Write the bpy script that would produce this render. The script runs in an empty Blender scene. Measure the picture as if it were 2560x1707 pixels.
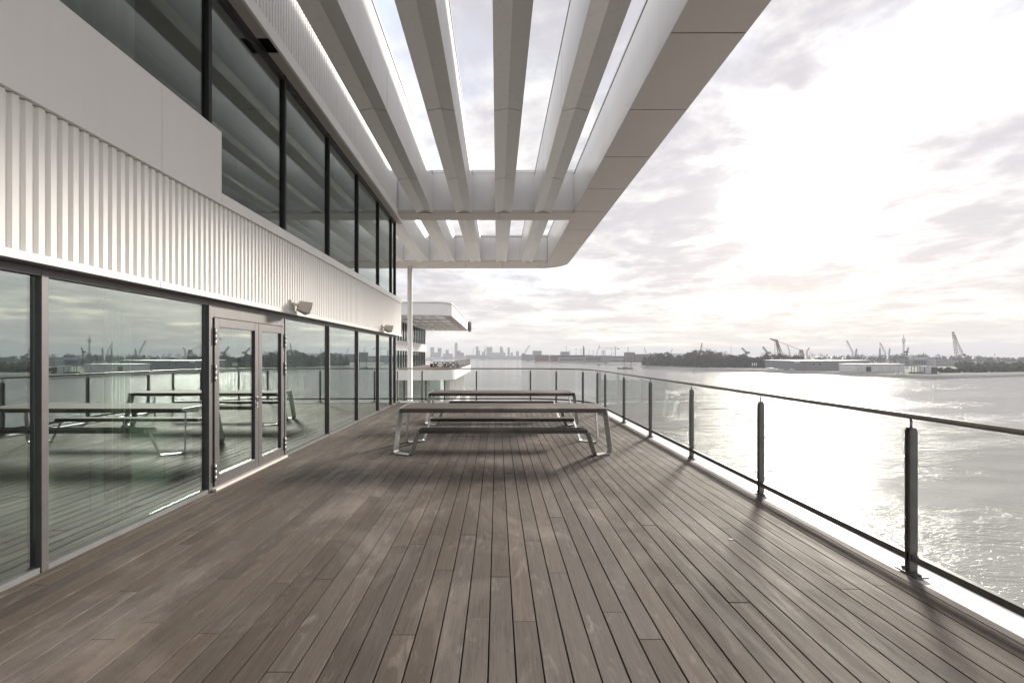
import bpy, math, random
from mathutils import Vector, Matrix
random.seed(7)
R = math.radians
scene = bpy.context.scene
COL = scene.collection

# ------------------------------------------------------------------ camera
cam_d = bpy.data.cameras.new('camera'); cam = bpy.data.objects.new('camera', cam_d); COL.objects.link(cam)
CAMZ = 1.63
cam.location = (0, 0, CAMZ); cam.rotation_euler = (R(90), 0, 0)
cam_d.sensor_width = 36; cam_d.lens = 16.0
cam_d.shift_x = 37 / 2560; cam_d.shift_y = 35.5 / 2560
cam_d.clip_start = 0.05; cam_d.clip_end = 60000
scene.camera = cam

# ------------------------------------------------------------------ sky, sun, exposure
SUN_AZ, SUN_EL = R(33.5), R(17)          # azimuth to the right of the view axis (+Y)
SUND = Vector((math.sin(SUN_AZ) * math.cos(SUN_EL), math.cos(SUN_AZ) * math.cos(SUN_EL), math.sin(SUN_EL)))
scene.view_settings.view_transform = 'Standard'
scene.view_settings.look = 'None'
scene.view_settings.exposure = 2.1
scene.view_settings.gamma = 1.0
scene.view_settings.use_curve_mapping = False
cy = scene.cycles
cy.use_denoising = True
cy.max_bounces = 8; cy.diffuse_bounces = 4; cy.glossy_bounces = 4; cy.transmission_bounces = 6
cy.transparent_max_bounces = 24; cy.volume_bounces = 0
cy.caustics_reflective = False; cy.caustics_refractive = False
cy.sample_clamp_indirect = 6.0
cy.sample_clamp_direct = 12.0

sun_d = bpy.data.lights.new('sun', 'SUN'); sun_d.energy = 1.6; sun_d.angle = R(8.0); sun_d.color = (1.0, 0.93, 0.82)
sun = bpy.data.objects.new('sun', sun_d); COL.objects.link(sun)
sun.rotation_euler = (-SUND).to_track_quat('-Z', 'Y').to_euler()

world = bpy.data.worlds.new('World'); scene.world = world; world.use_nodes = True
W = world.node_tree; W.nodes.clear()
def wn(t, **k):
    n = W.nodes.new(t)
    for a, b in k.items(): setattr(n, a, b)
    return n
def wl(a, b): W.links.new(a, b)
def wmath(op, a, b=None, clamp=False):
    n = wn('ShaderNodeMath', operation=op, use_clamp=clamp)
    for i, v in enumerate((a, b)):
        if v is None: continue
        if isinstance(v, (int, float)): n.inputs[i].default_value = v
        else: wl(v, n.inputs[i])
    return n.outputs[0]
def wmix(fac, a, b):
    n = wn('ShaderNodeMix', data_type='RGBA')
    if isinstance(fac, (int, float)): n.inputs[0].default_value = fac
    else: wl(fac, n.inputs[0])
    for i, v in ((6, a), (7, b)):
        if isinstance(v, tuple): n.inputs[i].default_value = (*v, 1)
        else: wl(v, n.inputs[i])
    return n.outputs[2]
def wsmooth(v, lo, hi):
    n = wn('ShaderNodeMapRange', interpolation_type='SMOOTHSTEP')
    wl(v, n.inputs[0]); n.inputs[1].default_value = lo; n.inputs[2].default_value = hi
    return n.outputs[0]
tc = wn('ShaderNodeTexCoord'); sep = wn('ShaderNodeSeparateXYZ'); wl(tc.outputs['Generated'], sep.inputs[0])
zc = wmath('MAXIMUM', sep.outputs[2], 0.0)
den = wmath('ADD', zc, 0.085)
cmb = wn('ShaderNodeCombineXYZ'); wl(wmath('DIVIDE', sep.outputs[0], den), cmb.inputs[0]); wl(wmath('DIVIDE', sep.outputs[1], den), cmb.inputs[1])
def wnoise(scale, detail, rough, off, dist=0.0):
    mp = wn('ShaderNodeMapping'); mp.inputs['Location'].default_value = off; mp.inputs['Rotation'].default_value = (0, 0, R(SKYROT)); wl(cmb.outputs[0], mp.inputs[0])
    n = wn('ShaderNodeTexNoise'); wl(mp.outputs[0], n.inputs['Vector'])
    n.inputs['Scale'].default_value = scale; n.inputs['Detail'].default_value = detail
    n.inputs['Roughness'].default_value = rough; n.inputs['Distortion'].default_value = dist
    return n.outputs[0]
SKYROT = 11
nA = wnoise(0.75, 9, 0.56, (52.0, 7.4, 0.0), 0.25)
nB = wnoise(1.5, 10, 0.62, (61.0, 2.2, 1.0), 0.35)
nC = wnoise(5.0, 6, 0.6, (4.0, 9.0, 2.0), 0.2)
cover = wsmooth(nA, 0.32, 0.50)
vd = wn('ShaderNodeVectorMath', operation='DOT_PRODUCT'); wl(tc.outputs['Generated'], vd.inputs[0]); vd.inputs[1].default_value = SUND
sdot = wmath('MAXIMUM', vd.outputs['Value'], 0.0)
glow = wmath('ADD', wmath('MULTIPLY', wmath('POWER', sdot, 24.0), 0.035), wmath('MULTIPLY', wmath('POWER', sdot, 420.0), 8.0))
sky = wn('ShaderNodeTexSky', sky_type='NISHITA'); sky.sun_disc = False
sky.sun_elevation = SUN_EL; sky.sun_rotation = SUN_AZ
sky.air_density = 1.0; sky.dust_density = 1.5; sky.ozone_density = 1.0
SKS = 0.10                                   # background strength; cloud radiance below is divided by it
def sc(c): return tuple(v / SKS for v in c)
skyb = wn('ShaderNodeMix', data_type='RGBA', blend_type='MIX'); skyb.inputs[0].default_value = 0.82
wl(sky.outputs[0], skyb.inputs[6]); skyb.inputs[7].default_value = (*sc((0.215, 0.248, 0.300)), 1)   # thin high veil over the blue
shade = wmath('ADD', wmath('MULTIPLY', nB, 0.72), wmath('MULTIPLY', nC, 0.28))
tint = wsmooth(shade, 0.41, 0.61)
cloud = wmix(tint, sc((0.155, 0.149, 0.158)), sc((0.280, 0.267, 0.252)))
skycol = wmix(wmath('MULTIPLY', cover, 0.93), skyb.outputs[2], cloud)
# bright warm band of thick air towards the horizon
hz = wmath('POWER', wmath('SUBTRACT', 1.0, zc, True), 12.0)
skycol = wmix(wmath('MULTIPLY', hz, 0.66), skycol, sc((0.255, 0.224, 0.188)))
thin = wmath('SUBTRACT', 1.0, wmath('MULTIPLY', wmath('MULTIPLY', cover, 0.86), wmath('SUBTRACT', 1.0, tint)))
thin = wmath('MULTIPLY', thin, wmath('ADD', 0.18, wmath('MULTIPLY', wsmooth(wmath('ADD', wmath('MULTIPLY', nA, 0.5), wmath('MULTIPLY', nC, 0.5)), 0.40, 0.62), 1.1)))
gn = wn('ShaderNodeVectorMath', operation='SCALE'); gn.inputs[0].default_value = sc((1.0, 0.96, 0.90)); wl(wmath('MULTIPLY', glow, thin), gn.inputs['Scale'])
addn = wn('ShaderNodeVectorMath', operation='ADD'); wl(skycol, addn.inputs[0]); wl(gn.outputs[0], addn.inputs[1])
bg = wn('ShaderNodeBackground'); bg.inputs[1].default_value = SKS; wl(addn.outputs[0], bg.inputs[0])
wo = wn('ShaderNodeOutputWorld'); wl(bg.outputs[0], wo.inputs[0])

# ------------------------------------------------------------------ materials
MATS = {}
class NT:
    def __init__(s, name):
        s.m = bpy.data.materials.new(name); s.m.use_nodes = True; s.t = s.m.node_tree; s.t.nodes.clear()
        s.out = s.n('ShaderNodeOutputMaterial'); MATS[name] = s.m
    def n(s, t, **k):
        x = s.t.nodes.new(t)
        for a, b in k.items(): setattr(x, a, b)
        return x
    def l(s, a, b): s.t.links.new(a, b)
    def pr(s, col=None, rough=0.5, metal=0.0, spec=0.5, ior=None):
        p = s.n('ShaderNodeBsdfPrincipled')
        if isinstance(col, tuple): p.inputs['Base Color'].default_value = (*col, 1)
        elif col is not None: s.l(col, p.inputs['Base Color'])
        if isinstance(rough, (int, float)): p.inputs['Roughness'].default_value = rough
        else: s.l(rough, p.inputs['Roughness'])
        p.inputs['Metallic'].default_value = metal; p.inputs['Specular IOR Level'].default_value = spec
        if ior: p.inputs['IOR'].default_value = ior
        s.l(p.outputs[0], s.out.inputs[0]); return p
    def noise(s, vec, scale, detail=4, rough=0.5, dist=0.0):
        x = s.n('ShaderNodeTexNoise'); s.l(vec, x.inputs['Vector'])
        x.inputs['Scale'].default_value = scale; x.inputs['Detail'].default_value = detail
        x.inputs['Roughness'].default_value = rough; x.inputs['Distortion'].default_value = dist
        return x.outputs[0]
    def mapping(s, vec, scale=(1, 1, 1), loc=(0, 0, 0)):
        x = s.n('ShaderNodeMapping'); s.l(vec, x.inputs[0]); x.inputs['Scale'].default_value = scale; x.inputs['Location'].default_value = loc
        return x.outputs[0]
    def mix(s, f, a, b, bt='MIX'):
        x = s.n('ShaderNodeMix', data_type='RGBA', blend_type=bt)
        if isinstance(f, (int, float)): x.inputs[0].default_value = f
        else: s.l(f, x.inputs[0])
        for i, v in ((6, a), (7, b)):
            if isinstance(v, tuple): x.inputs[i].default_value = (*v, 1)
            else: s.l(v, x.inputs[i])
        return x.outputs[2]
    def rng(s, v, a, b, c=0.0, d=1.0):
        x = s.n('ShaderNodeMapRange'); s.l(v, x.inputs[0])
        for i, q in enumerate((a, b, c, d)): x.inputs[i + 1].default_value = q
        return x.outputs[0]
    def math(s, op, a, b=None):
        x = s.n('ShaderNodeMath', operation=op)
        for i, v in enumerate((a, b)):
            if v is None: continue
            if isinstance(v, (int, float)): x.inputs[i].default_value = v
            else: s.l(v, x.inputs[i])
        return x.outputs[0]
    def bump(s, h, p, strength=0.2, dist=0.01):
        b = s.n('ShaderNodeBump'); b.inputs['Strength'].default_value = strength; b.inputs['Distance'].default_value = dist
        s.l(h, b.inputs['Height']); s.l(b.outputs[0], p.inputs['Normal']); return b
    def pos(s): return s.n('ShaderNodeNewGeometry').outputs['Position']
    def obj(s): return s.n('ShaderNodeTexCoord').outputs['Object']
    def rand(s): return s.n('ShaderNodeObjectInfo').outputs['Random']

def plain(name, col, rough=0.5, metal=0.0, var=0.12, scale=3.0, spec=0.5, bumpy=0.0, bscale=60.0):
    t = NT(name); v = t.pos()
    f = t.noise(v, scale, 5, 0.6)
    c = t.mix(t.rng(f, 0.3, 0.7), tuple(x * (1 - var) for x in col), tuple(min(1, x * (1 + var)) for x in col))
    p = t.pr(c, t.rng(t.noise(v, scale * 4, 3), 0.2, 0.8, max(0.02, rough - 0.08), rough + 0.08), metal, spec)
    if bumpy: t.bump(t.noise(v, bscale, 4), p, bumpy, 0.005)
    return t.m

# painted white cladding with faint rain streaks
def cladding(name, col, rough, streak=0.10):
    t = NT(name); v = t.pos()
    big = t.noise(v, 0.8, 4, 0.5)
    st = t.noise(t.mapping(v, (9, 9, 0.5)), 1.0, 5, 0.65)
    c = t.mix(t.rng(big, 0.3, 0.7), tuple(x * 0.97 for x in col), col)
    c = t.mix(t.rng(st, 0.52, 0.78, 0.0, streak), c, tuple(x * 0.62 for x in (col[0], col[1] * 0.97, col[2] * 0.92)))
    p = t.pr(c, t.rng(big, 0.3, 0.7, rough - 0.06, rough + 0.06), 0.0, 0.5)
    return t.m
cladding('white_cladding', (0.90, 0.885, 0.86), 0.42, 0.14)
cladding('white_panel', (0.90, 0.88, 0.862), 0.34, 0.08)
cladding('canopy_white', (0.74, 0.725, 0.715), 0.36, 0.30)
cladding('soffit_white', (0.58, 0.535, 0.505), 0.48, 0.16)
plain('frame_grey', (0.115, 0.108, 0.108), 0.42, 0.2, 0.08, 6)
plain('frame_black', (0.018, 0.019, 0.02), 0.5, 0.0, 0.1, 6)
plain('gasket', (0.03, 0.03, 0.03), 0.8)
plain('steel', (0.45, 0.45, 0.44), 0.42, 0.9, 0.12, 9)
plain('rail_steel', (0.17, 0.165, 0.16), 0.42, 0.75, 0.12, 8)
plain('handrail_steel', (0.30, 0.275, 0.25), 0.32, 0.9, 0.15, 8)
plain('kerb_white', (0.80, 0.79, 0.77), 0.5, 0.0, 0.1, 2.5)
plain('sill_alu', (0.22, 0.22, 0.22), 0.45, 0.6, 0.1, 5)
plain('door_sill', (0.72, 0.66, 0.60), 0.5, 0.0, 0.1, 5)
plain('speaker_cream', (0.62, 0.58, 0.50), 0.5, 0.0, 0.08, 8)
plain('speaker_grille', (0.56, 0.55, 0.55), 0.6, 0.1, 0.08, 40)
plain('bird_mess', (0.75, 0.73, 0.70), 0.8)
plain('slab_dark', (0.02, 0.018, 0.016), 0.9)
plain('interior_floor', (0.035, 0.03, 0.026), 0.35, 0.0, 0.2, 2)
plain('interior_wall', (0.20, 0.21, 0.19), 0.8)
plain('interior_ceiling', (0.35, 0.36, 0.36), 0.9)
plain('sill_matte', (0.20, 0.20, 0.20), 0.9, 0.0, 0.1, 5, 0.1)
plain('cabinet_white', (0.85, 0.85, 0.78), 0.5, 0.0, 0.04)
plain('rubber', (0.02, 0.02, 0.02), 0.7)
plain('far_wing_white', (0.80, 0.79, 0.78), 0.45, 0.0, 0.04, 0.6)
plain('far_deck', (0.22, 0.18, 0.15), 0.8, 0.0, 0.15, 1.5)
plain('dark_timber', (0.09, 0.075, 0.06), 0.8)

t = NT('curtain'); v = t.pos()
c = t.mix(t.rng(t.noise(t.mapping(v, (6, 6, 0.3)), 3, 3), 0.3, 0.7), (0.60, 0.58, 0.48), (0.74, 0.72, 0.62))
p = t.pr(c, 0.9)

# galvanised steel of the table legs
t = NT('galvanised'); v = t.pos()
vo = t.n('ShaderNodeTexVoronoi'); t.l(v, vo.inputs['Vector']); vo.inputs['Scale'].default_value = 45
c = t.mix(t.rng(t.noise(v, 14, 5, 0.6), 0.3, 0.7), (0.44, 0.44, 0.435), (0.66, 0.655, 0.64))
c = t.mix(0.25, c, vo.outputs['Color'], 'SOFT_LIGHT')
t.pr(c, t.rng(t.noise(v, 20, 4), 0.3, 0.7, 0.38, 0.58), 0.85)

# weathered hardwood, grain along Y (deck) or X (tables)
def wood(name, axis, lo, hi, pale, stain):
    t = NT(name); v = t.pos(); r = t.rand()
    off = t.n('ShaderNodeCombineXYZ'); t.l(t.math('MULTIPLY', r, 37.0), off.inputs[0]); t.l(t.math('MULTIPLY', r, 91.0), off.inputs[1]); t.l(t.math('MULTIPLY', r, 13.0), off.inputs[2])
    va = t.n('ShaderNodeVectorMath', operation='ADD'); t.l(v, va.inputs[0]); t.l(off.outputs[0], va.inputs[1])
    s1 = (26, 1.3, 26) if axis == 'y' else (1.3, 26, 26)
    s2 = (110, 4, 110) if axis == 'y' else (4, 110, 110)
    g1 = t.noise(t.mapping(va.outputs[0], s1), 1.0, 6, 0.62, 0.6)
    g2 = t.noise(t.mapping(va.outputs[0], s2), 1.0, 4, 0.6, 0.3)
    c = t.mix(t.rng(g1, 0.25, 0.75), lo, hi)
    c = t.mix(t.rng(g2, 0.44, 0.72, 0.0, 0.5), c, tuple(x * 0.55 for x in lo))
    # worn pale scuffs and darker damp blotches that run on from board to board
    sc_ = t.noise(t.mapping(v, (1.0, 0.6, 1.0)), 1.1, 6, 0.62, 0.5)
    c = t.mix(t.rng(sc_, 0.50, 0.70, 0.0, 0.62), c, pale)
    bl = t.noise(t.mapping(v, (1.0, 0.7, 1.0), (7, 3, 0)), 0.55, 5, 0.6, 0.4)
    c = t.mix(t.rng(bl, 0.48, 0.68, 0.0, 0.72), c, stain)
    fs = t.noise(t.mapping(va.outputs[0], (9, 2.5, 9) if axis == 'y' else (2.5, 9, 9)), 1.0, 7, 0.7, 0.8)
    c = t.mix(t.rng(fs, 0.56, 0.74, 0.0, 0.55), c, pale)
    sp = t.noise(va.outputs[0], 28, 3, 0.5)
    c = t.mix(t.rng(sp, 0.66, 0.74, 0.0, 0.4), c, tuple(x * 0.5 for x in lo))
    hv = t.n('ShaderNodeHueSaturation'); t.l(c, hv.inputs['Color']); t.l(t.rng(r, 0, 1, 0.78, 1.20), hv.inputs['Value'])
    r2 = t.math('FRACT', t.math('MULTIPLY', r, 17.31)); t.l(t.rng(r2, 0, 1, 0.72, 1.0), hv.inputs['Saturation'])
    p = t.pr(hv.outputs[0], t.rng(g1, 0.3, 0.7, 0.66, 0.86), 0.0, 0.22)
    h = t.math('ADD', t.math('MULTIPLY', g2, 0.7), g1)
    t.bump(h, p, 0.35, 0.004)
    return t.m
wood('deck_wood', 'y', (0.108, 0.084, 0.068), (0.172, 0.138, 0.115), (0.345, 0.290, 0.250), (0.068, 0.053, 0.039))
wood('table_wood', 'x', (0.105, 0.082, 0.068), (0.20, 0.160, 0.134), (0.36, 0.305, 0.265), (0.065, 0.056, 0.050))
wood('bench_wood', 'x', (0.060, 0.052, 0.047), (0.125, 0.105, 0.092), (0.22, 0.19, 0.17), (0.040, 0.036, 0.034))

def glass(name, tint, r0, rough=0.0, power=5.0):
    t = NT(name)
    lw = t.n('ShaderNodeLayerWeight'); lw.inputs[0].default_value = 0.5
    f = t.math('POWER', lw.outputs['Facing'], power)
    f = t.math('ADD', t.math('MULTIPLY', f, 1 - r0), r0)
    tr = t.n('ShaderNodeBsdfTransparent'); tr.inputs[0].default_value = (*tint, 1)
    gl = t.n('ShaderNodeBsdfGlossy'); gl.inputs['Roughness'].default_value = rough; gl.inputs['Color'].default_value = (0.90, 0.97, 0.96, 1)
    mx = t.n('ShaderNodeMixShader'); t.l(f, mx.inputs[0]); t.l(tr.outputs[0], mx.inputs[1]); t.l(gl.outputs[0], mx.inputs[2])
    t.l(mx.outputs[0], t.out.inputs[0]); return t.m
glass('facade_glass', (0.68, 0.78, 0.72), 0.34, 0.0, 2.6)
glass('upper_glass', (0.66, 0.72, 0.71), 0.17, 0.0, 3.6)
glass('rail_glass', (0.955, 0.965, 0.955), 0.02)

# river
t = NT('river_water'); v = t.pos()
w1 = t.noise(t.mapping(v, (0.45, 1.0, 1)), 0.16, 7, 0.62, 0.5)
w2 = t.noise(t.mapping(v, (0.6, 1.3, 1)), 1.1, 5, 0.6, 0.4)
w3 = t.noise(t.mapping(v, (0.35, 1, 1)), 0.018, 5, 0.6, 0.6)
h = t.math('ADD', t.math('MULTIPLY', w1, 1.6), t.math('MULTIPLY', w2, 0.30))
calm = t.rng(w3, 0.36, 0.62, 0.25, 1.0)
wc = t.mix(t.rng(w3, 0.35, 0.65), (0.36, 0.345, 0.315), (0.29, 0.28, 0.26))
p = t.pr(wc, t.rng(w3, 0.36, 0.62, 0.04, 0.10), 0.0, 0.5, 1.333)
b = t.n('ShaderNodeBump'); b.inputs['Distance'].default_value = 1.5
t.l(t.math('MULTIPLY', calm, 0.95), b.inputs['Strength']); t.l(h, b.inputs['Height']); t.l(b.outputs[0], p.inputs['Normal'])

# far shore
plain('bank_grass', (0.085, 0.10, 0.05), 0.95, 0, 0.3, 0.05)
plain('bank_stone', (0.26, 0.245, 0.225), 0.9, 0, 0.3, 0.3)
plain('shed_grey', (0.20, 0.205, 0.225), 0.7, 0, 0.1, 0.05)
plain('shed_white', (0.62, 0.62, 0.62), 0.6, 0, 0.08, 0.05)
plain('roof_white', (0.80, 0.80, 0.80), 0.5, 0, 0.05, 0.05)
plain('brick_red', (0.13, 0.034, 0.030), 0.9, 0, 0.15, 0.2)
plain('brick_brown', (0.10, 0.058, 0.055), 0.9, 0, 0.15, 0.2)
plain('concrete_pale', (0.42, 0.42, 0.43), 0.8, 0, 0.1, 0.05)
plain('concrete_mid', (0.28, 0.28, 0.30), 0.8, 0, 0.1, 0.05)
plain('tower_glass', (0.13, 0.15, 0.18), 0.3, 0, 0.1, 0.05)
plain('window_dark', (0.035, 0.04, 0.05), 0.25)
plain('crane_yellow', (0.17, 0.12, 0.05), 0.7, 0, 0.15, 0.2)
plain('crane_grey', (0.07, 0.07, 0.075), 0.7, 0, 0.15, 0.2)
plain('crane_red', (0.28, 0.09, 0.06), 0.7, 0, 0.15, 0.2)
plain('hull_dark', (0.05, 0.055, 0.065), 0.6, 0, 0.15, 0.5)
plain('van_white', (0.7, 0.7, 0.7), 0.4)
plain('bark', (0.07, 0.055, 0.04), 0.95)
def leaf(name, a, b_):
    t = NT(name); v = t.pos()
    c = t.mix(t.rng(t.noise(v, 0.12, 5, 0.6), 0.3, 0.7), a, b_)
    t.pr(c, 0.9, 0, 0.2); return t.m
leaf('leaf_dark', (0.018, 0.026, 0.015), (0.048, 0.058, 0.028))
leaf('leaf_mid', (0.028, 0.038, 0.020), (0.060, 0.068, 0.032))
leaf('leaf_autumn', (0.13, 0.10, 0.045), (0.20, 0.15, 0.07))

# ------------------------------------------------------------------ mesh helpers
def wloc(o):
    v = Vector((0, 0, 0))
    while o is not None: v = v + o.location; o = o.parent
    return v
class MB:
    def __init__(s): s.v = []; s.f = []; s.sm = []
    def add(s, vs, fs, smooth=False):
        b = len(s.v); s.v += [Vector(x) for x in vs]; s.f += [tuple(i + b for i in q) for q in fs]; s.sm += [smooth] * len(fs); return s
    def box(s, x0, x1, y0, y1, z0, z1):
        return s.add([(x0, y0, z0), (x1, y0, z0), (x1, y1, z0), (x0, y1, z0), (x0, y0, z1), (x1, y0, z1), (x1, y1, z1), (x0, y1, z1)],
                     [(0, 3, 2, 1), (4, 5, 6, 7), (0, 1, 5, 4), (1, 2, 6, 5), (2, 3, 7, 6), (3, 0, 4, 7)])
    def cbox(s, x0, x1, y0, y1, z0, z1, c=0.006):
        """box with chamfered vertical/top edges"""
        vs = []
        for z, k in ((z0, 0), (z1 - c, 0), (z1, c)):
            vs += [(x0 + k, y0 + k, z), (x1 - k, y0 + k, z), (x1 - k, y1 - k, z), (x0 + k, y1 - k, z)]
        fs = [(0, 3, 2, 1), (8, 9, 10, 11)]
        for L in (0, 4):
            for i in range(4): fs.append((L + i, L + (i + 1) % 4, L + 4 + (i + 1) % 4, L + 4 + i))
        return s.add(vs, fs)
    def prism(s, poly, d, axis):
        """extrude polygon (list of 3D pts) along vector d"""
        n = len(poly); P = [Vector(p) for p in poly]; d = Vector(d)
        fs = [tuple(range(n))[::-1], tuple(range(n, 2 * n))]
        for i in range(n): fs.append((i, (i + 1) % n, n + (i + 1) % n, n + i))
        return s.add(P + [p + d for p in P], fs)
    def tube(s, path, r, n=8, r2=None, cap=True):
        P = [Vector(p) for p in path]; m = len(P); vs = []; fs = []
        up0 = None
        for i, p in enumerate(P):
            d = (P[min(i + 1, m - 1)] - P[max(i - 1, 0)]).normalized()
            if up0 is None:
                up0 = Vector((0, 0, 1)) if abs(d.z) < 0.9 else Vector((1, 0, 0))
            a = d.cross(up0).normalized(); b_ = a.cross(d).normalized(); up0 = b_
            rr = r if r2 is None else r + (r2 - r) * i / (m - 1)
            for k in range(n):
                an = 2 * math.pi * k / n; vs.append(p + (a * math.cos(an) + b_ * math.sin(an)) * rr)
        for i in range(m - 1):
            for k in range(n): fs.append((i * n + k, i * n + (k + 1) % n, (i + 1) * n + (k + 1) % n, (i + 1) * n + k))
        s.add(vs, fs, n > 5)
        if cap:
            b0 = len(s.v) - len(vs)
            s.f += [tuple(b0 + k for k in range(n))[::-1], tuple(b0 + (m - 1) * n + k for k in range(n))]; s.sm += [False, False]
        return s
    def bar(s, a, b_, w, h=None):
        """square bar between two points"""
        a = Vector(a); b_ = Vector(b_); d = (b_ - a).normalized(); h = h or w
        u = d.cross(Vector((0, 0, 1)))
        u = Vector((1, 0, 0)) if u.length < 1e-4 else u.normalized()
        v = u.cross(d).normalized(); u = u * w / 2; v = v * h / 2
        return s.add([a - u - v, a + u - v, a + u + v, a - u + v, b_ - u - v, b_ + u - v, b_ + u + v, b_ - u + v],
                     [(0, 3, 2, 1), (4, 5, 6, 7), (0, 1, 5, 4), (1, 2, 6, 5), (2, 3, 7, 6), (3, 0, 4, 7)])
    def strip(s, path, wv, th):
        """flat bar: path points, half width vectors per point, thickness"""
        P = [Vector(p) for p in path]; m = len(P); vs = []; fs = []
        for i, p in enumerate(P):
            d = (P[min(i + 1, m - 1)] - P[max(i - 1, 0)]).normalized()
            w = Vector(wv); nrm = d.cross(w).normalized() * th / 2
            vs += [p - w - nrm, p + w - nrm, p + w + nrm, p - w + nrm]
        for i in range(m - 1):
            for k in range(4): fs.append((i * 4 + k, i * 4 + (k + 1) % 4, i * 4 + 4 + (k + 1) % 4, i * 4 + 4 + k))
        fs += [(0, 3, 2, 1), tuple((m - 1) * 4 + k for k in range(4))]
        return s.add(vs, fs)
    def mesh(s, name, off=Vector((0, 0, 0))):
        me = bpy.data.meshes.new(name)
        me.from_pydata([tuple(v - off) for v in s.v], [], s.f); me.update()
        if any(s.sm):
            me.polygons.foreach_set('use_smooth', s.sm)
        return me
    def build(s, name, mat, parent=None, bevel=0.0, label=None):
        off = wloc(parent) if parent is not None else Vector((0, 0, 0))
        me = s.mesh(name, off); me.materials.append(MATS[mat])
        o = bpy.data.objects.new(name, me); COL.objects.link(o); o.parent = parent
        if bevel:
            b_ = o.modifiers.new('bevel', 'BEVEL'); b_.width = bevel; b_.segments = 2; b_.limit_method = 'ANGLE'; b_.angle_limit = R(40)
        if label: o['label'] = label
        return o
def tag(o, label=None, cat=None, group=None, kind=None):
    if label: o['label'] = label
    if cat: o['category'] = cat
    if group: o['group'] = group
    if kind: o['kind'] = kind
    return o
def thing(name, loc, label, cat, group=None):
    o = bpy.data.objects.new(name, None); COL.objects.link(o); o.location = loc; o.empty_display_size = 0.3
    return tag(o, label, cat, group)
def shared(mesh_src, name, parent, loc):
    o = bpy.data.objects.new(name, mesh_src); COL.objects.link(o); o.parent = parent; o.location = Vector(loc) - wloc(parent); return o
def copy_tree(o, parent=None):
    c = o.copy(); COL.objects.link(c); c.parent = parent
    for ch in list(o.children): copy_tree(ch, c)
    return c

WATER = CAMZ - 24.0
F = 1138.0
def at(px, py, D): return Vector(((px - 1243) * D / F, D, CAMZ + (889 - py) * D / F))

# ------------------------------------------------------------------ river and land
m = MB(); S = 14000
m.add([(-S, -S, WATER), (S, -S, WATER), (S, S, WATER), (-S, S, WATER)], [(0, 1, 2, 3)])
tag(m.build('river', 'river_water'), 'broad glittering river below the terrace', 'water', kind='structure')
m = MB(); m.box(-S, S, -S, S, WATER - 7.9, WATER - 6)
tag(m.build('river_bed', 'slab_dark'), 'river bed under the water', 'ground', kind='structure')

def bank(name, shore, inland, far, label, top=3.6, slope=9.0):
    """shore: polyline (x,y); inland: unit direction per point; far: metres of flat land behind"""
    n = len(shore); vs = []
    for (x, y), (dx, dy) in zip(shore, inland):
        vs += [(x - dx * 6, y - dy * 6, WATER - 2.0), (x, y, WATER + 0.05), (x + dx * slope * .5, y + dy * slope * .5, WATER + top * .62),
               (x + dx * slope, y + dy * slope, WATER + top), (x + dx * far, y + dy * far, WATER + top + 0.5)]
    st = MB(); gr = MB(); fs = []; fg = []
    for i in range(n - 1):
        a, b_ = i * 5, (i + 1) * 5
        for k in range(3): fs.append((a + k, b_ + k, b_ + k + 1, a + k + 1))
        fg.append((a + 3, b_ + 3, b_ + 4, a + 4))
    st.add(vs, fs); gr.add(vs, fg)
    g = tag(gr.build(name, 'bank_grass'), label, 'land', kind='structure')
    e = st.build('stone_embankment', 'bank_stone', g)
    return g
def nrm(l): return [tuple(Vector((a, b_)).normalized()) for a, b_ in l]
near_shore = [(330, 1080), (322, 1015), (300, 905), (317, 740), (366, 692), (397, 645), (425, 586), (437, 520), (447, 466), (487, 480), (600, 520), (800, 560), (1300, 610), (2600, 700)]
bank('river_bank', near_shore, nrm([(1, .1), (1, .1), (1, .15), (1, .25), (1, .5), (.9, .6), (.8, .6), (.8, .7), (.6, .8), (.4, .9), (.2, 1), (.1, 1), (0, 1), (0, 1)]), 900,
     'green land with stone embankment on the opposite river shore')
bank('harbour_bank', [(124, 2300), (138, 1640), (190, 1450), (237, 1300), (269, 1165), (382, 1200), (700, 1250), (2600, 1500)],
     nrm([(1, 0), (1, .1), (.8, .5), (.8, .6), (.5, .9), (0, 1), (0, 1), (0, 1)]), 1400, 'low industrial quay with sheds farther up the river')
bank('city_bank', [(-6000, 3000), (-1500, 3100), (-400, 3140), (60, 3140), (260, 2900), (900, 2700)], nrm([(0, 1)] * 6), 4000, 'far city waterfront at the bend of the river')
m = MB(); m.box(-400, -60, -300, 400, WATER - 5, WATER + 3.5)
tag(m.build('quay', 'bank_stone'), 'quay that carries the white building', 'ground', kind='structure')
m = MB(); m.box(-60, -6.0, -60, 100, WATER - 5, WATER + 3.2)
tag(m.build('pier', 'bank_stone'), 'concrete pier under the white building', 'ground', kind='structure')

# ------------------------------------------------------------------ terrace deck
XL, XR, PITCH, GAP, X0 = -3.46, 3.05, 0.1435, 0.009, -0.0474
YF, RC = 15.90, 1.95             # far edge of the boards and radius of the rounded corner
CX, CYc = XR - RC, YF - RC
def yend(x): return YF if x <= CX else CYc + math.sqrt(max(0.0, RC * RC - (x - CX) ** 2))
m = MB()
arc = [(CX + (RC + .02) * math.cos(a), CYc + (RC + .02) * math.sin(a)) for a in [i * math.pi / 24 for i in range(13)]]
poly = [(-3.5, -4.0), (XR + .02, -4.0)] + arc + [(-4.6, YF + .02), (-4.6, 15.35), (-3.5, 15.35)]
m.prism([(x, y, -0.40) for x, y in poly], (0, 0, 0.37), 'z')
deck = tag(m.build('terrace_deck', 'slab_dark'), 'weathered brown timber deck of the roof terrace', 'deck', kind='structure')
k0 = int(math.floor((XL - X0) / PITCH)); row = 0
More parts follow.
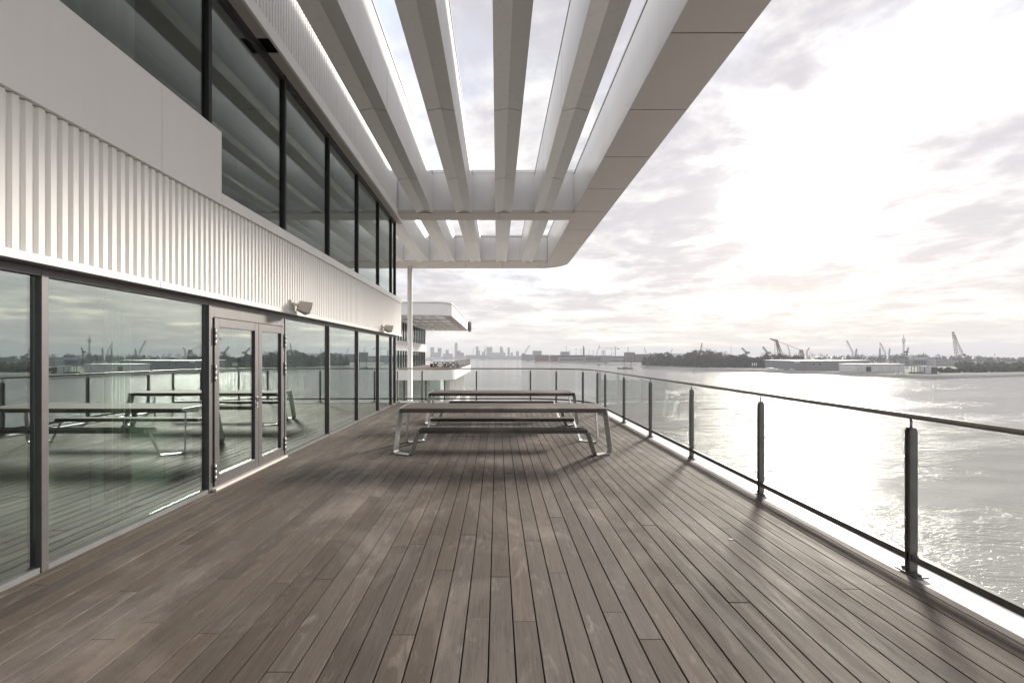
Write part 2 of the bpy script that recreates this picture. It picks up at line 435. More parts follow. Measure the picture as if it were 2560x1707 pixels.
fixed_joint = {0: [3.36], -1: [2.38 + .46], 1: [2.80, 6.3], -2: [4.15], 2: [4.02], -3: [3.47, 6.9], 3: [3.42, 8.6], -4: [2.66], 4: [4.6], -6: [3.9, 7.4], 5: [2.9, 7.0]}
for k in range(k0, 40):
    x0 = X0 + k * PITCH + GAP / 2; x1 = X0 + (k + 1) * PITCH - GAP / 2
    x0 = max(x0, XL)
    if x0 > XR - 0.02: break
    x1 = min(x1, XR - 0.005)
    if x1 - x0 < 0.02: continue
    ends = [-2.0]
    fx = fixed_joint.get(k, [])
    y = -2.0 + random.uniform(2.4, 5.4)
    while y < yend(x1) - 0.5:
        ends.append(y); y += random.choice([2.2, 2.8, 3.3, 3.9, 4.4]) + random.uniform(-.2, .2)
    if fx:
        ends = [-2.0] + fx; y = fx[-1] + random.uniform(2.4, 4.0)
        while y < yend(x1) - 0.5: ends.append(y); y += random.choice([2.2, 2.8, 3.3, 3.9])
    ends.append(None)
    for a, b_ in zip(ends[:-1], ends[1:]):
        ya = a + 0.002
        yb0 = (yend(x0) if b_ is None else b_ - 0.002); yb1 = (yend(x1) if b_ is None else b_ - 0.002)
        dz = random.uniform(-0.0016, 0.0012); c = 0.0012
        mm = MB(); vs = []
        for z, q in ((-0.026, 0), (dz - c, 0), (dz, c)):
            vs += [(x0 + q, ya + q * .4, z), (x1 - q, ya + q * .4, z), (x1 - q, yb1 - q * .4, z), (x0 + q, yb0 - q * .4, z)]
        fs = [(0, 3, 2, 1), (8, 9, 10, 11)]
        for L in (0, 4):
            for i in range(4): fs.append((L + i, L + (i + 1) % 4, L + 4 + (i + 1) % 4, L + 4 + i))
        mm.add(vs, fs); mm.build('plank', 'deck_wood', deck)
# boards beyond the building corner, left of the facade line
for k in range(7):
    x1 = XL - k * PITCH - GAP; x0 = x1 - PITCH + GAP
    mm = MB(); mm.cbox(x0, x1, 15.62, YF, -0.026, 0, .003); mm.build('plank', 'deck_wood', deck)

# white kerb round the outside of the deck
def sweep_edge(xin, xout, z0, z1, y_start=-4.0, xl=-4.6, nseg=16):
    """closed L path along the river side, round the corner and along the far side"""
    pin = [(xin, y_start)]; pout = [(xout, y_start)]
    rin = RC + (xin - XR); rout = RC + (xout - XR)
    for i in range(nseg + 1):
        a = i / nseg * math.pi / 2
        pin.append((CX + rin * math.cos(a), CYc + rin * math.sin(a))); pout.append((CX + rout * math.cos(a), CYc + rout * math.sin(a)))
    pin.append((xl, CYc + rin)); pout.append((xl, CYc + rout))
    mb = MB(); n = len(pin); vs = []; fs = []
    for (a, b_), (c, d) in zip(pin, pout): vs += [(a, b_, z0), (c, d, z0), (c, d, z1), (a, b_, z1)]
    for i in range(n - 1):
        for k in range(4): fs.append((i * 4 + k, i * 4 + (k + 1) % 4, i * 4 + 4 + (k + 1) % 4, i * 4 + 4 + k))
    fs += [(0, 3, 2, 1), tuple((n - 1) * 4 + k for k in range(4))]
    return mb.add(vs, fs)
sweep_edge(3.052, 3.34, -0.60, -0.012).build('edge_kerb', 'kerb_white', deck)
sweep_edge(3.34, 3.362, -0.62, 0.016).build('kerb_upstand', 'kerb_white', deck)
m = MB(); m.box(2.055, 2.095, 4.03, 4.05, 0.001, 0.004); m.build('bird_dropping', 'bird_mess', deck)
# terrace storey below the deck
m = MB()
poly = [(-3.5, -4.0), (XR + .2, -4.0)] + [(CX + (RC + .2) * math.cos(a), CYc + (RC + .2) * math.sin(a)) for a in [i * math.pi / 24 for i in range(13)]] + [(-12, YF + .2), (-12, -4)]
m.prism([(x, y, -1.4) for x, y in poly], (0, 0, 0.78), 'z'); m.build('slab_edge', 'kerb_white', deck)

# ------------------------------------------------------------------ the white office building
bld = thing('office_building', (-3.42, 6.0, 0), 'white ribbed metal office building with dark framed glazing beside the deck', 'building')
FA, FB, FP = -3.42, -3.30, -3.28          # mullion front, rib plane, flat panel plane
FU = -3.234                               # upper flange plane
MUL = [-2.41, -0.46, 1.49, 3.444, 5.43, 7.36, 9.29, 11.22, 13.19, 14.79, 15.37]
ZT = 2.23
GX = FA - 0.045
def ribbed(y0, y1, z0, z1, xb, name, pitch=0.088, depth=0.026):
    """trapezoid ribbed sheet, one sheet per call"""
    n = max(1, round((y1 - y0) / pitch)); p = (y1 - y0) / n; prof = []
    for i in range(n):
        a = y0 + i * p
        prof += [(a, 0), (a + p * .50, 0), (a + p * .60, -depth), (a + p * .90, -depth)]
    prof.append((y1, 0))
    mb = MB(); vs = []
    for y, d in prof: vs += [(xb + d, y, z0), (xb + d, y, z1), (xb - depth - .02, y, z0), (xb - depth - .02, y, z1)]
    fs = []
    for i in range(len(prof) - 1):
        a = i * 4
        fs += [(a, a + 4, a + 5, a + 1), (a + 2, a + 3, a + 7, a + 6), (a, a + 2, a + 6, a + 4), (a + 1, a + 5, a + 7, a + 3)]
    mb.add(vs, fs); return mb.build(name, 'white_cladding', bld)
JO = [-3.4, -1.46, 0.49, 2.47, 4.44, 6.41, 8.39, 10.34, 12.3, 14.25, 15.66]     # panel joints
for a, b_ in zip(JO[:-1], JO[1:]):
    ribbed(a, b_, 2.352, 3.418, FB, 'ribbed_sheet')
    ribbed(a, b_, 6.335, 7.55, FU - 0.004, 'ribbed_sheet', 0.088, 0.045)
    g = 0.003
    mb = MB(); mb.box(FB - .03, FB + .016, a + g, b_ - g, 2.293, 2.356); mb.build('drip_flashing', 'white_panel', bld, 0.003)
    mb = MB(); mb.box(FU - .03, FU + .014, a + g, b_ - g, 6.148, 6.338); mb.build('upper_flashing', 'white_panel', bld, 0.003)
    if a >= 5.3 or b_ > 5.5:
        aa = max(a, 5.40)
        mb = MB(); mb.box(FP - .12, FP + .012, aa + g, b_ - g, 3.424, 3.56); mb.build('sill_panel', 'white_panel', bld, 0.003)
for a, b_ in ((-3.4, -1.46), (-1.46, 0.49), (0.49, 2.47), (2.47, 4.437), (4.443, 5.40)):
    mb = MB(); mb.box(FP - .12, FP + .012, a, b_, 3.424, 4.28); mb.build('wall_panel', 'white_panel', bld, 0.003)
# soffit strip over the upper windows, with one missing panel
for a, b_ in ((-3.4, -1.46), (-1.46, .49), (.49, 2.47), (2.47, 4.42), (4.42, 6.34), (6.345, 6.49), (6.82, 8.37), (8.375, 10.34), (10.345, 12.3), (12.305, 14.25), (14.255, 15.66)):
    mb = MB(); mb.box(FA - .02, FU - .032, a, b_, 6.15, 6.165); mb.build('soffit_panel', 'soffit_white', bld)
mb = MB(); mb.box(FA - .02, FU - .04, 6.40, 6.92, 6.26, 6.28); mb.build('vent_back', 'frame_black', bld)
# ground floor frames
for i, y in enumerate(MUL):
    mb = MB(); mb.box(FA - .11, FA, y - .028, y + .028, 0.0, ZT + .045); mb.build('mullion', 'frame_grey', bld, 0.003)
mb = MB(); mb.box(FA - .11, FA - .004, -3.4, 15.34, ZT, ZT + .058); mb.build('head_rail', 'frame_grey', bld)
mb = MB(); mb.box(FA - .11, FB - .034, -3.4, 15.63, ZT + .06, ZT + .075); mb.build('drip_tray', 'sill_alu', bld)
DOOR = 4                                  # bay between mullion 4 and 5 holds the double door
for i, (a, b_) in enumerate(zip(MUL[:-1], MUL[1:])):
    if i == DOOR: continue
    mb = MB(); mb.box(GX - .010, GX, a + .03, b_ - .03, 0.05, ZT); mb.build('window_pane', 'facade_glass', bld)
    mb = MB(); mb.box(FA - .08, FA - .006, a + .030, b_ - .030, 0.0, 0.045); mb.build('window_sill', 'sill_matte', bld)
# upper floor frames
for i, y in enumerate(MUL):
    if y < 3: continue
    w = .03
    mb = MB(); mb.box(FA - .10, FA - .002, y - w, y + w, 3.40, 6.15); mb.build('upper_mullion', 'frame_black', bld)
mb = MB(); mb.box(FA - .10, FA - .008, -3.4, 15.36, 6.06, 6.146); mb.build('upper_head_rail', 'frame_black', bld)
mb = MB(); mb.box(FA - .10, FA - .008, -3.4, 15.36, 3.40, 3.50); mb.build('upper_sill_rail', 'frame_black', bld)
for i, (a, b_) in enumerate(zip(MUL[:-1], MUL[1:])):
    mb = MB(); mb.box(GX - .010, GX, a + .03, b_ - .03, 3.5, 6.06); mb.build('upper_window_pane', 'upper_glass', bld)
# double door
ya, yb = MUL[4] + .03, MUL[5] - .03
ym = ya + (yb - ya) * 0.565
fr = MB(); fr.box(FA - .09, FA - .010, ya, yb, 2.10, ZT); fr.box(FA - .09, FA - .010, ya, ya + .035, .03, 2.10); fr.box(FA - .09, FA - .010, yb - .035, yb, .03, 2.10)
fr.build('door_frame', 'frame_grey', bld)
mb = MB(); mb.box(FA - .10, FA + .05, ya, yb, 0.002, 0.032); mb.build('door_threshold', 'door_sill', bld, 0.004)
for (a, b_, hinge_y) in ((ya + .040, ym - .003, ya + .030), (ym + .003, yb - .040, yb - .030)):
    d = MB(); z0, z1 = .045, 2.09; st = .095; xf = FA + .006; xb = xf - .07
    d.box(xb, xf, a, a + st, z0, z1); d.box(xb, xf, b_ - st, b_, z0, z1)
    d.box(xb + .001, xf - .001, a + st, b_ - st, z0, z0 + .13); d.box(xb + .001, xf - .001, a + st, b_ - st, z1 - .11, z1)
    lf = d.build('door_leaf', 'frame_grey', bld, 0.003)
    pm = MB(); pm.box(xf - .035, xf - .027, a + st, b_ - st, z0 + .13, z1 - .11); pm.build('door_pane', 'facade_glass', lf)
    for hz_ in (0.22, 1.42, 1.86):
        hm = MB()
        for q in range(3): hm.tube([(xf + .014, hinge_y, hz_ - .10 + q * .068), (xf + .014, hinge_y, hz_ - .10 + q * .068 + .064)], .012, 10)
        hm.build('hinge', 'steel', lf)
        hb = MB(); hb.box(xf - .004, xf + .008, hinge_y - .026, hinge_y - .012, hz_ - .105, hz_ + .105); hb.build('hinge_plate', 'rubber', lf)
    if hinge_y < ym:
        hm = MB(); y0 = b_ - .045
        hm.tube([(xf, y0, 1.03), (xf + .045, y0, 1.03), (xf + .055, y0 + .012, 1.03), (xf + .055, y0 + .13, 1.03)], .010, 10)
        hm.tube([(xf, y0, 1.03), (xf + .01, y0, 1.03)], .026, 14)
        hm.build('door_handle', 'steel', lf)
        kk = MB(); kk.tube([(xf, y0, .915), (xf + .008, y0, .915)], .020, 14); kk.tube([(xf, y0, .945), (xf + .008, y0, .945)], .020, 14)
        kk.build('lock_escutcheon', 'steel', lf)
        kh = MB(); kh.tube([(xf + .008, y0, .93), (xf + .012, y0, .93)], .009, 10); kh.build('keyhole', 'rubber', lf)
# shell of the building behind the facade
mb = MB(); mb.box(-11.4, FA - .12, -3.6, 15.30, -.25, -.012); mb.build('room_floor', 'interior_floor', bld)
mb = MB(); mb.box(-11.4, FA - .12, -3.6, 15.30, 2.32, 3.38); mb.build('storey_slab', 'interior_ceiling', bld)
mb = MB(); mb.box(-11.4, FA - .12, -3.6, 15.30, 6.20, 7.50); mb.build('roof_slab', 'interior_ceiling', bld)
mb = MB(); mb.box(-11.6, -11.41, -3.6, 15.30, -1.4, 7.5); mb.build('back_wall', 'interior_wall', bld)
mb = MB(); mb.box(-11.6, FA - .13, 15.42, 15.62, -1.4, 7.5); mb.build('end_wall', 'white_panel', bld)
mb = MB(); mb.box(-11.6, FA - .13, -3.9, -3.61, -1.4, 7.5); mb.build('near_end_wall', 'white_panel', bld)
mb = MB(); mb.box(-7.0, -6.85, 6.2, 15.28, -.01, 2.31); mb.build('partition_wall', 'interior_wall', bld)
mb = MB(); mb.box(FA - .12, FB - .06, -3.4, 15.6, 2.32, 3.40); mb.build('wall_backing', 'slab_dark', bld)
mb = MB(); mb.box(FA - .12, FU - .10, -3.4, 15.6, 6.30, 7.5); mb.build('fascia_backing', 'slab_dark', bld)
mb = MB(); mb.box(-11.6, -3.52, -3.9, 15.62, -14.0, -1.41); mb.build('lower_storeys', 'white_panel', bld)
# upper ceiling beams seen through the glass
for q in range(4):
    mb = MB(); mb.box(-4.9 - q * 1.6, -4.7 - q * 1.6, -3.5, 15.25, 5.9, 6.19); mb.build('ceiling_beam', 'interior_wall', bld)

# curtains
def curtain(y0, y1, x, z0, z1, label, folds=8):
    mb = MB(); n = folds * 8; vs = []; fs = []
    for i in range(n + 1):
        u = i / n; y = y0 + (y1 - y0) * u
        xx = x + .045 * math.sin(u * folds * 2 * math.pi) + .012 * math.sin(u * folds * 5.1)
        vs += [(xx, y, z0), (xx, y, z1), (xx - .006, y, z0), (xx - .006, y, z1)]
    for i in range(n):
        a = i * 4; fs += [(a, a + 4, a + 5, a + 1), (a + 2, a + 3, a + 7, a + 6), (a, a + 2, a + 6, a + 4), (a + 1, a + 5, a + 7, a + 3)]
    mb.add(vs, fs, True); return tag(mb.build('curtain', 'curtain'), label, 'curtain')
curtain(4.42, 4.70, -3.80, -.010, 2.30, 'thin pale curtain bunched behind the large pane before the double door', 5)
curtain(6.18, 6.60, -3.80, -.010, 2.30, 'pale curtain hanging behind the left leaf of the double door', 6)
curtain(6.80, 7.22, -3.80, -.010, 2.30, 'pale curtain hanging behind the narrow right door leaf', 6)
curtain(7.75, 8.95, -3.80, -.010, 2.30, 'wide pale curtain behind the first pane past the double door', 14)
curtain(9.7, 10.9, -3.80, -.010, 2.30, 'wide pale curtain behind the second pane past the double door', 14)
curtain(0.6, 4.95, -3.95, 3.39, 6.19, 'grey green curtain behind the upper window over the smooth wall panels', 30)
def cabinet(y0, y1, x0, x1, z1, label, rows, cols):
    c = thing('sideboard', ((x0 + x1) / 2, (y0 + y1) / 2, -.012), label, 'sideboard')
    mb = MB(); mb.box(x0, x1, y0, y1, .09, z1); mb.build('carcass', 'cabinet_white', c, .004)
    for r_ in range(rows):
        for q in range(cols):
            h = (z1 - .12) / rows; w = (y1 - y0) / cols
            fm = MB(); fm.box(x1 + .001, x1 + .020, y0 + q * w + .006, y0 + (q + 1) * w - .006, .10 + r_ * h + .005, .10 + (r_ + 1) * h - .005)
            f = fm.build('drawer_front', 'cabinet_white', c, .002)
    for yy in (y0 + .06, y1 - .06):
        for xx in (x0 + .05, x1 - .05):
            fm = MB(); fm.tube([(xx, yy, -.012), (xx, yy, .09)], .018, 8); fm.build('foot', 'steel', c)
    return c
cabinet(2.30, 3.20, -4.30, -3.85, 1.00, 'white drawer cabinet behind the pane farthest from the door', 3, 2)
cabinet(3.95, 5.95, -4.45, -4.00, 0.92, 'long low white sideboard behind the pane next to the double door', 1, 4)

# wall loudspeakers
for y, lab in ((7.32, 'cream wall loudspeaker above the pane right past the double door'), (13.05, 'cream wall loudspeaker by the end corner of the ribbed wall')):
    s = thing('wall_speaker', (FB, y, 2.36), lab, 'speaker', 'loudspeakers on the ribbed wall')
    br = MB(); br.box(FB - .002, FB + .03, y - .09, y - .01, 2.37, 2.52); br.bar((FB + .03, y - .05, 2.45), (FB + .12, y + .04, 2.44), .035)
    br.build('bracket', 'speaker_cream', s)
    M = Matrix.Translation((FB + .165, y + .13, 2.41)) @ Matrix.Rotation(R(35), 4, 'Z') @ Matrix.Rotation(R(16), 4, 'Y')
    def T(vs): return [M @ Vector(v) for v in vs]
    hw, hh = .15, .095          # local x = facing direction, y = width
    b_ = MB(); FQ = [(0, 3, 2, 1), (4, 5, 6, 7), (0, 1, 5, 4), (1, 2, 6, 5), (2, 3, 7, 6), (3, 0, 4, 7)]
    b_.add(T([(-.12, -hw * .55, -hh * .8), (-.12, hw * .55, -hh * .8), (-.12, hw * .55, hh * .8), (-.12, -hw * .55, hh * .8), (.04, -hw, -hh), (.04, hw, -hh), (.04, hw, hh), (.04, -hw, hh)]), FQ)
    b_.build('body', 'speaker_cream', s, .006)
    b_ = MB(); b_.add(T([(.041, -hw, -hh), (.041, hw, -hh), (.041, hw, hh), (.041, -hw, hh), (.055, -hw, -hh), (.055, hw, -hh), (.055, hw, hh), (.055, -hw, hh)]), FQ); b_.build('bezel', 'speaker_cream', s, .003)
    b_ = MB(); q = .9; b_.add(T([(.056, -hw * q, -hh * q), (.056, hw * q, -hh * q), (.056, hw * q, hh * q), (.056, -hw * q, hh * q), (.064, -hw * q, -hh * q), (.064, hw * q, -hh * q), (.064, hw * q, hh * q), (.064, -hw * q, hh * q)]), FQ); b_.build('grille', 'speaker_grille', s, .003)

# ------------------------------------------------------------------ slatted canopy
ZB, ZC = 6.25, 7.55
def arc_pts(cx_, cy_, r, a0, a1, n): return [(cx_ + r * math.cos(a0 + (a1 - a0) * i / n), cy_ + r * math.sin(a0 + (a1 - a0) * i / n)) for i in range(n + 1)]
def canopy(name, label, base, beams, xin, xout, xleft, y0, y1in, y1out, crosses, seg, joints, rad, mats=('canopy_white', 'soffit_white'), y0_round=False, cross_left=None):
    cl = xleft if cross_left is None else cross_left
    c = thing(name, base, label, 'canopy')
    white, sof = mats; g = .022
    for bi, (bx0, bx1, by0) in enumerate(beams):
        a = by0; cuts = [by0] + [y for y in seg if by0 + .3 < y < y1in - .3] + [y1in]
        # openings at cross beams are simply passed through: the cross beam sits between the beams
        cores = []
        for a, b_ in zip(cuts[:-1], cuts[1:]):
            spans = [(a, b_)]
            for (c0, c1) in crosses:
                ns = []
                for (p, q) in spans:
                    if q <= c0 or p >= c1: ns.append((p, q)); continue
                    if p < c0: ns.append((p, c0))
                    if q > c1: ns.append((c1, q))
                spans = ns
            for p, q in spans:
                if q - p < .05: continue
                xc = (bx0 + bx1) / 2; nz = .06
                ja = g / 2 if p == a and a != by0 else 0; jb = g / 2 if q == b_ and b_ != y1in else 0
                mb = MB(); mb.prism([(bx0, p + ja, ZB), (xc, p + ja, ZB + nz), (bx1, p + ja, ZB), (bx1, p + ja, ZC - .05), (bx0, p + ja, ZC - .05)][::-1], (0, q - jb - p - ja, 0), 'y')
                mb.build('beam', white, c)
                mb = MB(); mb.prism([(bx0 + .012, p + .002, ZB + .014), (xc, p + .002, ZB + nz + .014), (bx1 - .012, p + .002, ZB + .014), (bx1 - .012, p + .002, ZC - .06), (bx0 + .012, p + .002, ZC - .06)][::-1], (0, q - p - .004, 0), 'y'); cores.append(mb)
                mb = MB(); mb.box(bx0 - .004, bx1 + .004, p, q, ZC - .048, ZC - .030); mb.build('beam_gasket', 'gasket', c)
                mb = MB(); mb.box(bx0 - .012, bx1 + .012, p, q, ZC - .030, ZC + .012); mb.build('beam_cap', white, c)
        mb = MB()
        for q_c in cores: mb.add(q_c.v, q_c.f)
        mb.build('beam_core', 'gasket', c)
    for (c0, c1) in crosses:
        mb = MB(); mb.box(cl, xin - .004, c0, c1, ZB + .10, ZC); mb.build('cross_beam', white, c)
        mb = MB(); mb.box(cl, xin - .004, c0 - .012, c1 + .012, ZC + .004, ZC + .10); mb.build('cross_beam_cap', white, c)
        mid = .05 if xin > 0 else (xleft + xin) / 2
        for a, b_ in ((cl, mid - .004), (mid + .004, xin - .006)):
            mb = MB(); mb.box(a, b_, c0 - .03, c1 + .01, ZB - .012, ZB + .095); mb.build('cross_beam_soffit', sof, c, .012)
    # outer box: straight river side, rounded corner, far end
    outer = [(xout, y0)] + arc_pts(xout - rad, y1out - rad, rad, 0, math.pi / 2, 10) + [(xleft, y1out)]
    inner = [(xin, y0), (xin, y1in), (xleft, y1in)]
    # soffit panels
    js = [y0] + [y for y in joints if y0 + .2 < y < y1in - .15] + [y1in]
    for a, b_ in zip(js[:-1], js[1:]):
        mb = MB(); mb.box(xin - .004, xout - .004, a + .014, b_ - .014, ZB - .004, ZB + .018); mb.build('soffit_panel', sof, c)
    xs = [xin]; x = xin - .35
    while x > xleft + .5: xs.append(x); x -= 1.88
    xs.append(xleft)
    for a, b_ in zip(xs[:-1], xs[1:]):
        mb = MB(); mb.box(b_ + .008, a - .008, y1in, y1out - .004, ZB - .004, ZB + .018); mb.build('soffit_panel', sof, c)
    cp = [(xin + .006, y1in + .008)] + [(xout - .006, y1in + .008)] + [(px, py) for px, py in arc_pts(xout - rad, y1out - rad, rad - .005, 0, math.pi / 2, 10) if py > y1in + .02] + [(xin + .006, y1out - .005)]
    mb = MB(); mb.prism([(px, py, ZB - .004) for px, py in cp], (0, 0, .022), 'z'); mb.build('soffit_corner', sof, c)
    # inner faces, split at joints
    js = [y0] + [y for y in (4.3, 10.38, 16.5, 20.4) if y0 < y < y1in and base[1] < 30] + [y1in]
    for a, b_ in zip(js[:-1], js[1:]):
        mb = MB(); mb.box(xin, xin + .03, a + .005, b_ - .005, ZB + .02, ZC - .05); mb.build('inner_face', white, c)
    mb = MB(); mb.box(xin - .004, xin + .04, y0, y1in, ZC - .048, ZC - .03); mb.build('inner_gasket', 'gasket', c)
    mb = MB(); mb.box(xin - .014, xin + .06, y0, y1in, ZC - .03, ZC + .03); mb.build('inner_cap', white, c)
    mb = MB(); mb.box(xleft, xin - .016, y1in - .03, y1in, ZB + .105, ZC - .05); mb.build('end_face', white, c)
    mb = MB(); mb.box(xleft, xin - .016, y1in - .045, y1in, ZB + .0, ZB + .10); mb.build('end_lip', sof, c)
    mb = MB(); mb.box(xleft, xin - .016, y1in - .045, y1in + .03, ZC - .03, ZC + .06); mb.build('end_cap', white, c)
    # outer fascia swept round the corner, roof deck on top of the box
    mb = MB(); vs = []; fs = []
    for (px, py) in outer: vs += [(px, py, ZB + .002), (px, py, ZC + .10)]
    inn = [(xout - .05, y0)] + arc_pts(xout - rad, y1out - rad, rad - .05, 0, math.pi / 2, 10) + [(xleft, y1out - .05)]
    for (px, py) in inn: vs += [(px, py, ZB + .022), (px, py, ZC + .10)]
    n = len(outer)
    for i in range(n - 1):
        a = 2 * i; fs += [(a, a + 2, a + 3, a + 1), (2 * n + a, 2 * n + a + 1, 2 * n + a + 3, 2 * n + a + 2), (a + 1, a + 3, 2 * n + a + 3, 2 * n + a + 1), (a, 2 * n + a, 2 * n + a + 2, a + 2)]
    mb.add(vs, fs, False); mb.build('outer_fascia', white, c)
    mb = MB(); mb.prism([(px, py, ZB + .03) for px, py in [(xin + .035, y0)] + inn[:-1] + [(xleft, y1out - .05), (xleft, y1in + .035), (xin + .035, y1in + .035)]], (0, 0, ZC - ZB - .05), 'z'); mb.build('core', 'gasket', c)
    if y0_round:
        mb = MB(); mb.box(xleft, xout, y0 - .06, y0, ZB, ZC + .1); mb.build('near_fascia', white, c)
    return c
BW, BP = 0.533, 1.277
beams = [(-2.615 + i * BP, -2.615 + i * BP + BW, -4.0) for i in range(4)] + [(-2.615 - i * BP, -2.615 - i * BP + BW, 15.68) for i in (1, 2, 3)]
cano = canopy('slatted_canopy', 'white canopy of deep parallel beams reaching over the deck', (0, 24.0, 6.25), beams, 2.49, 3.57, -8.2, -4.0, 22.6, 24.1,
              [(14.78, 15.5)], [1.85, 5.22, 8.61, 11.98, 18.4, 21.2], [.42 + 2.032 * i for i in range(-2, 12)], 1.35, cross_left=-3.215)
# cross beam must stop at the facade: hide nothing, just give the canopy its column
mb = MB(); mb.tube([(-4.47, 23.3, WATER + 3.2), (-4.47, 23.3, ZB - .004)], .125, 24); mb.build('column', 'canopy_white', cano)
mb = MB(); mb.box(-4.6, -4.34, 23.1, 23.5, ZB - .02, ZB - .0045); mb.build('column_head', 'canopy_white', cano)

# ------------------------------------------------------------------ glass railing
rail = thing('glass_railing', (3.108, 6.0, 0), 'frameless glass railing with grey posts and round handrail along the deck edge', 'railing')
RX = 3.108; RR = RC + (RX - XR)
def rail_path(off=0.0, y0=-2.6, x1=-3.5):
    r = RR + off
    return [(RX + off, y0), (RX + off, 2), (RX + off, 8)] + arc_pts(CX, CYc, r, 0, math.pi / 2, 18) + [(0, CYc + r), (x1, CYc + r)]
mb = MB(); mb.tube([(x, y, 1.177) for x, y in rail_path()], .021, 12); mb.build('handrail', 'handrail_steel', rail)
pin = rail_path(-.02); pout = rail_path(.02)
mb = MB(); vs = []; fs = []
for (a, b_), (c, d) in zip(pin, pout): vs += [(a, b_, .098), (c, d, .098), (c, d, .148), (a, b_, .148)]
for i in range(len(pin) - 1):
    for k in range(4): fs.append((i * 4 + k, i * 4 + (k + 1) % 4, i * 4 + 4 + (k + 1) % 4, i * 4 + 4 + k))
fs += [(0, 3, 2, 1), tuple((len(pin) - 1) * 4 + k for k in range(4))]
mb.add(vs, fs); mb.build('bottom_rail', 'rail_steel', rail)
YA = CYc + RR
posts = [(RX, y, 0) for y in (-2.41, -.46, 1.48, 3.417, 5.367, 7.278, 9.235, 11.16, 13.10)]
posts += [(CX + RR * math.cos(R(a)), CYc + RR * math.sin(R(a)), R(a)) for a in (4, 31, 62)]
posts += [(x, YA, R(90)) for x in (1.167, -.73, -2.63, -3.49)]
for (x, y, a) in posts:
    Mx = Matrix.Translation((x, y, 0)) @ Matrix.Rotation(a, 4, 'Z')
    def T2(vs): return [Mx @ Vector(v) for v in vs]
    po = MB()
    for s_ in (-1, 1):           # two flat bars with bevelled heads, held apart by a spacer
        o0, o1 = (.012, .024) if s_ > 0 else (-.024, -.012)
        prof = [(-.028, .012), (.028, .012), (.028, 1.065), (.014, 1.092), (-.014, 1.092), (-.028, 1.065)]
        v0 = T2([(px, o0, pz) for px, pz in prof]); v1 = T2([(px, o1, pz) for px, pz in prof]); n = 6
        po.add(v0 + v1, [tuple(range(n)), tuple(range(n, 2 * n))[::-1]] + [(i, n + i, n + (i + 1) % n, (i + 1) % n) for i in range(n)])
    q = MB().box(-.020, .020, -.012, .012, .03, 1.06); po.add(T2(q.v), q.f)
    pp = po.build('post', 'rail_steel', rail)
    rd = MB(); rd.tube(T2([(0, 0, 1.055), (0, 0, 1.165)]), .009, 8); rd.build('rod', 'handrail_steel', pp)
    q = MB().box(-.045, .045, -.095, .095, .0, .012); pl = MB(); pl.add(T2(q.v), q.f); pl.build('base_plate', 'rail_steel', pp)
    for by in (-.07, .07):
        bo = MB(); bo.tube(T2([(0, by, .012), (0, by, .03)]), .011, 6); bo.build('bolt', 'steel', pp)
order = posts
for i in range(len(order) - 1):
    a0, b0 = order[i], order[i + 1]
    pts = []
    if abs(a0[2] - b0[2]) < 1e-4 or i < 0: pts = [(a0[0], a0[1]), (b0[0], b0[1])]
    else:
        for q in range(7):
            an = a0[2] + (b0[2] - a0[2]) * q / 6
            if i == 8:      # straight run that ends on the arc
                pts = [(a0[0], a0[1]), (CX + RR, CYc), (b0[0], b0[1])]; break
            pts.append((CX + RR * math.cos(an), CYc + RR * math.sin(an)))
        if i == 11: pts.append((b0[0], b0[1]))
    # trim at the posts
    P = [Vector((x, y, 0)) for x, y in pts]
    d0 = (P[1] - P[0]).normalized(); P[0] = P[0] + d0 * .034; d1 = (P[-2] - P[-1]).normalized(); P[-1] = P[-1] + d1 * .034
    gm = MB(); vs = []; fs = []
    for j, p in enumerate(P):
        d = (P[min(j + 1, len(P) - 1)] - P[max(j - 1, 0)]).normalized(); nn = Vector((d.y, -d.x, 0)) * .005
        vs += [p - nn + Vector((0, 0, .15)), p + nn + Vector((0, 0, .15)), p + nn + Vector((0, 0, 1.15)), p - nn + Vector((0, 0, 1.15))]
    for j in range(len(P) - 1):
        for k in range(4): fs.append((j * 4 + k, j * 4 + (k + 1) % 4, j * 4 + 4 + (k + 1) % 4, j * 4 + 4 + k))
    fs += [(0, 3, 2, 1), tuple((len(P) - 1) * 4 + k for k in range(4))]
    gm.add(vs, fs); gm.build('glass_pane', 'rail_glass', rail)

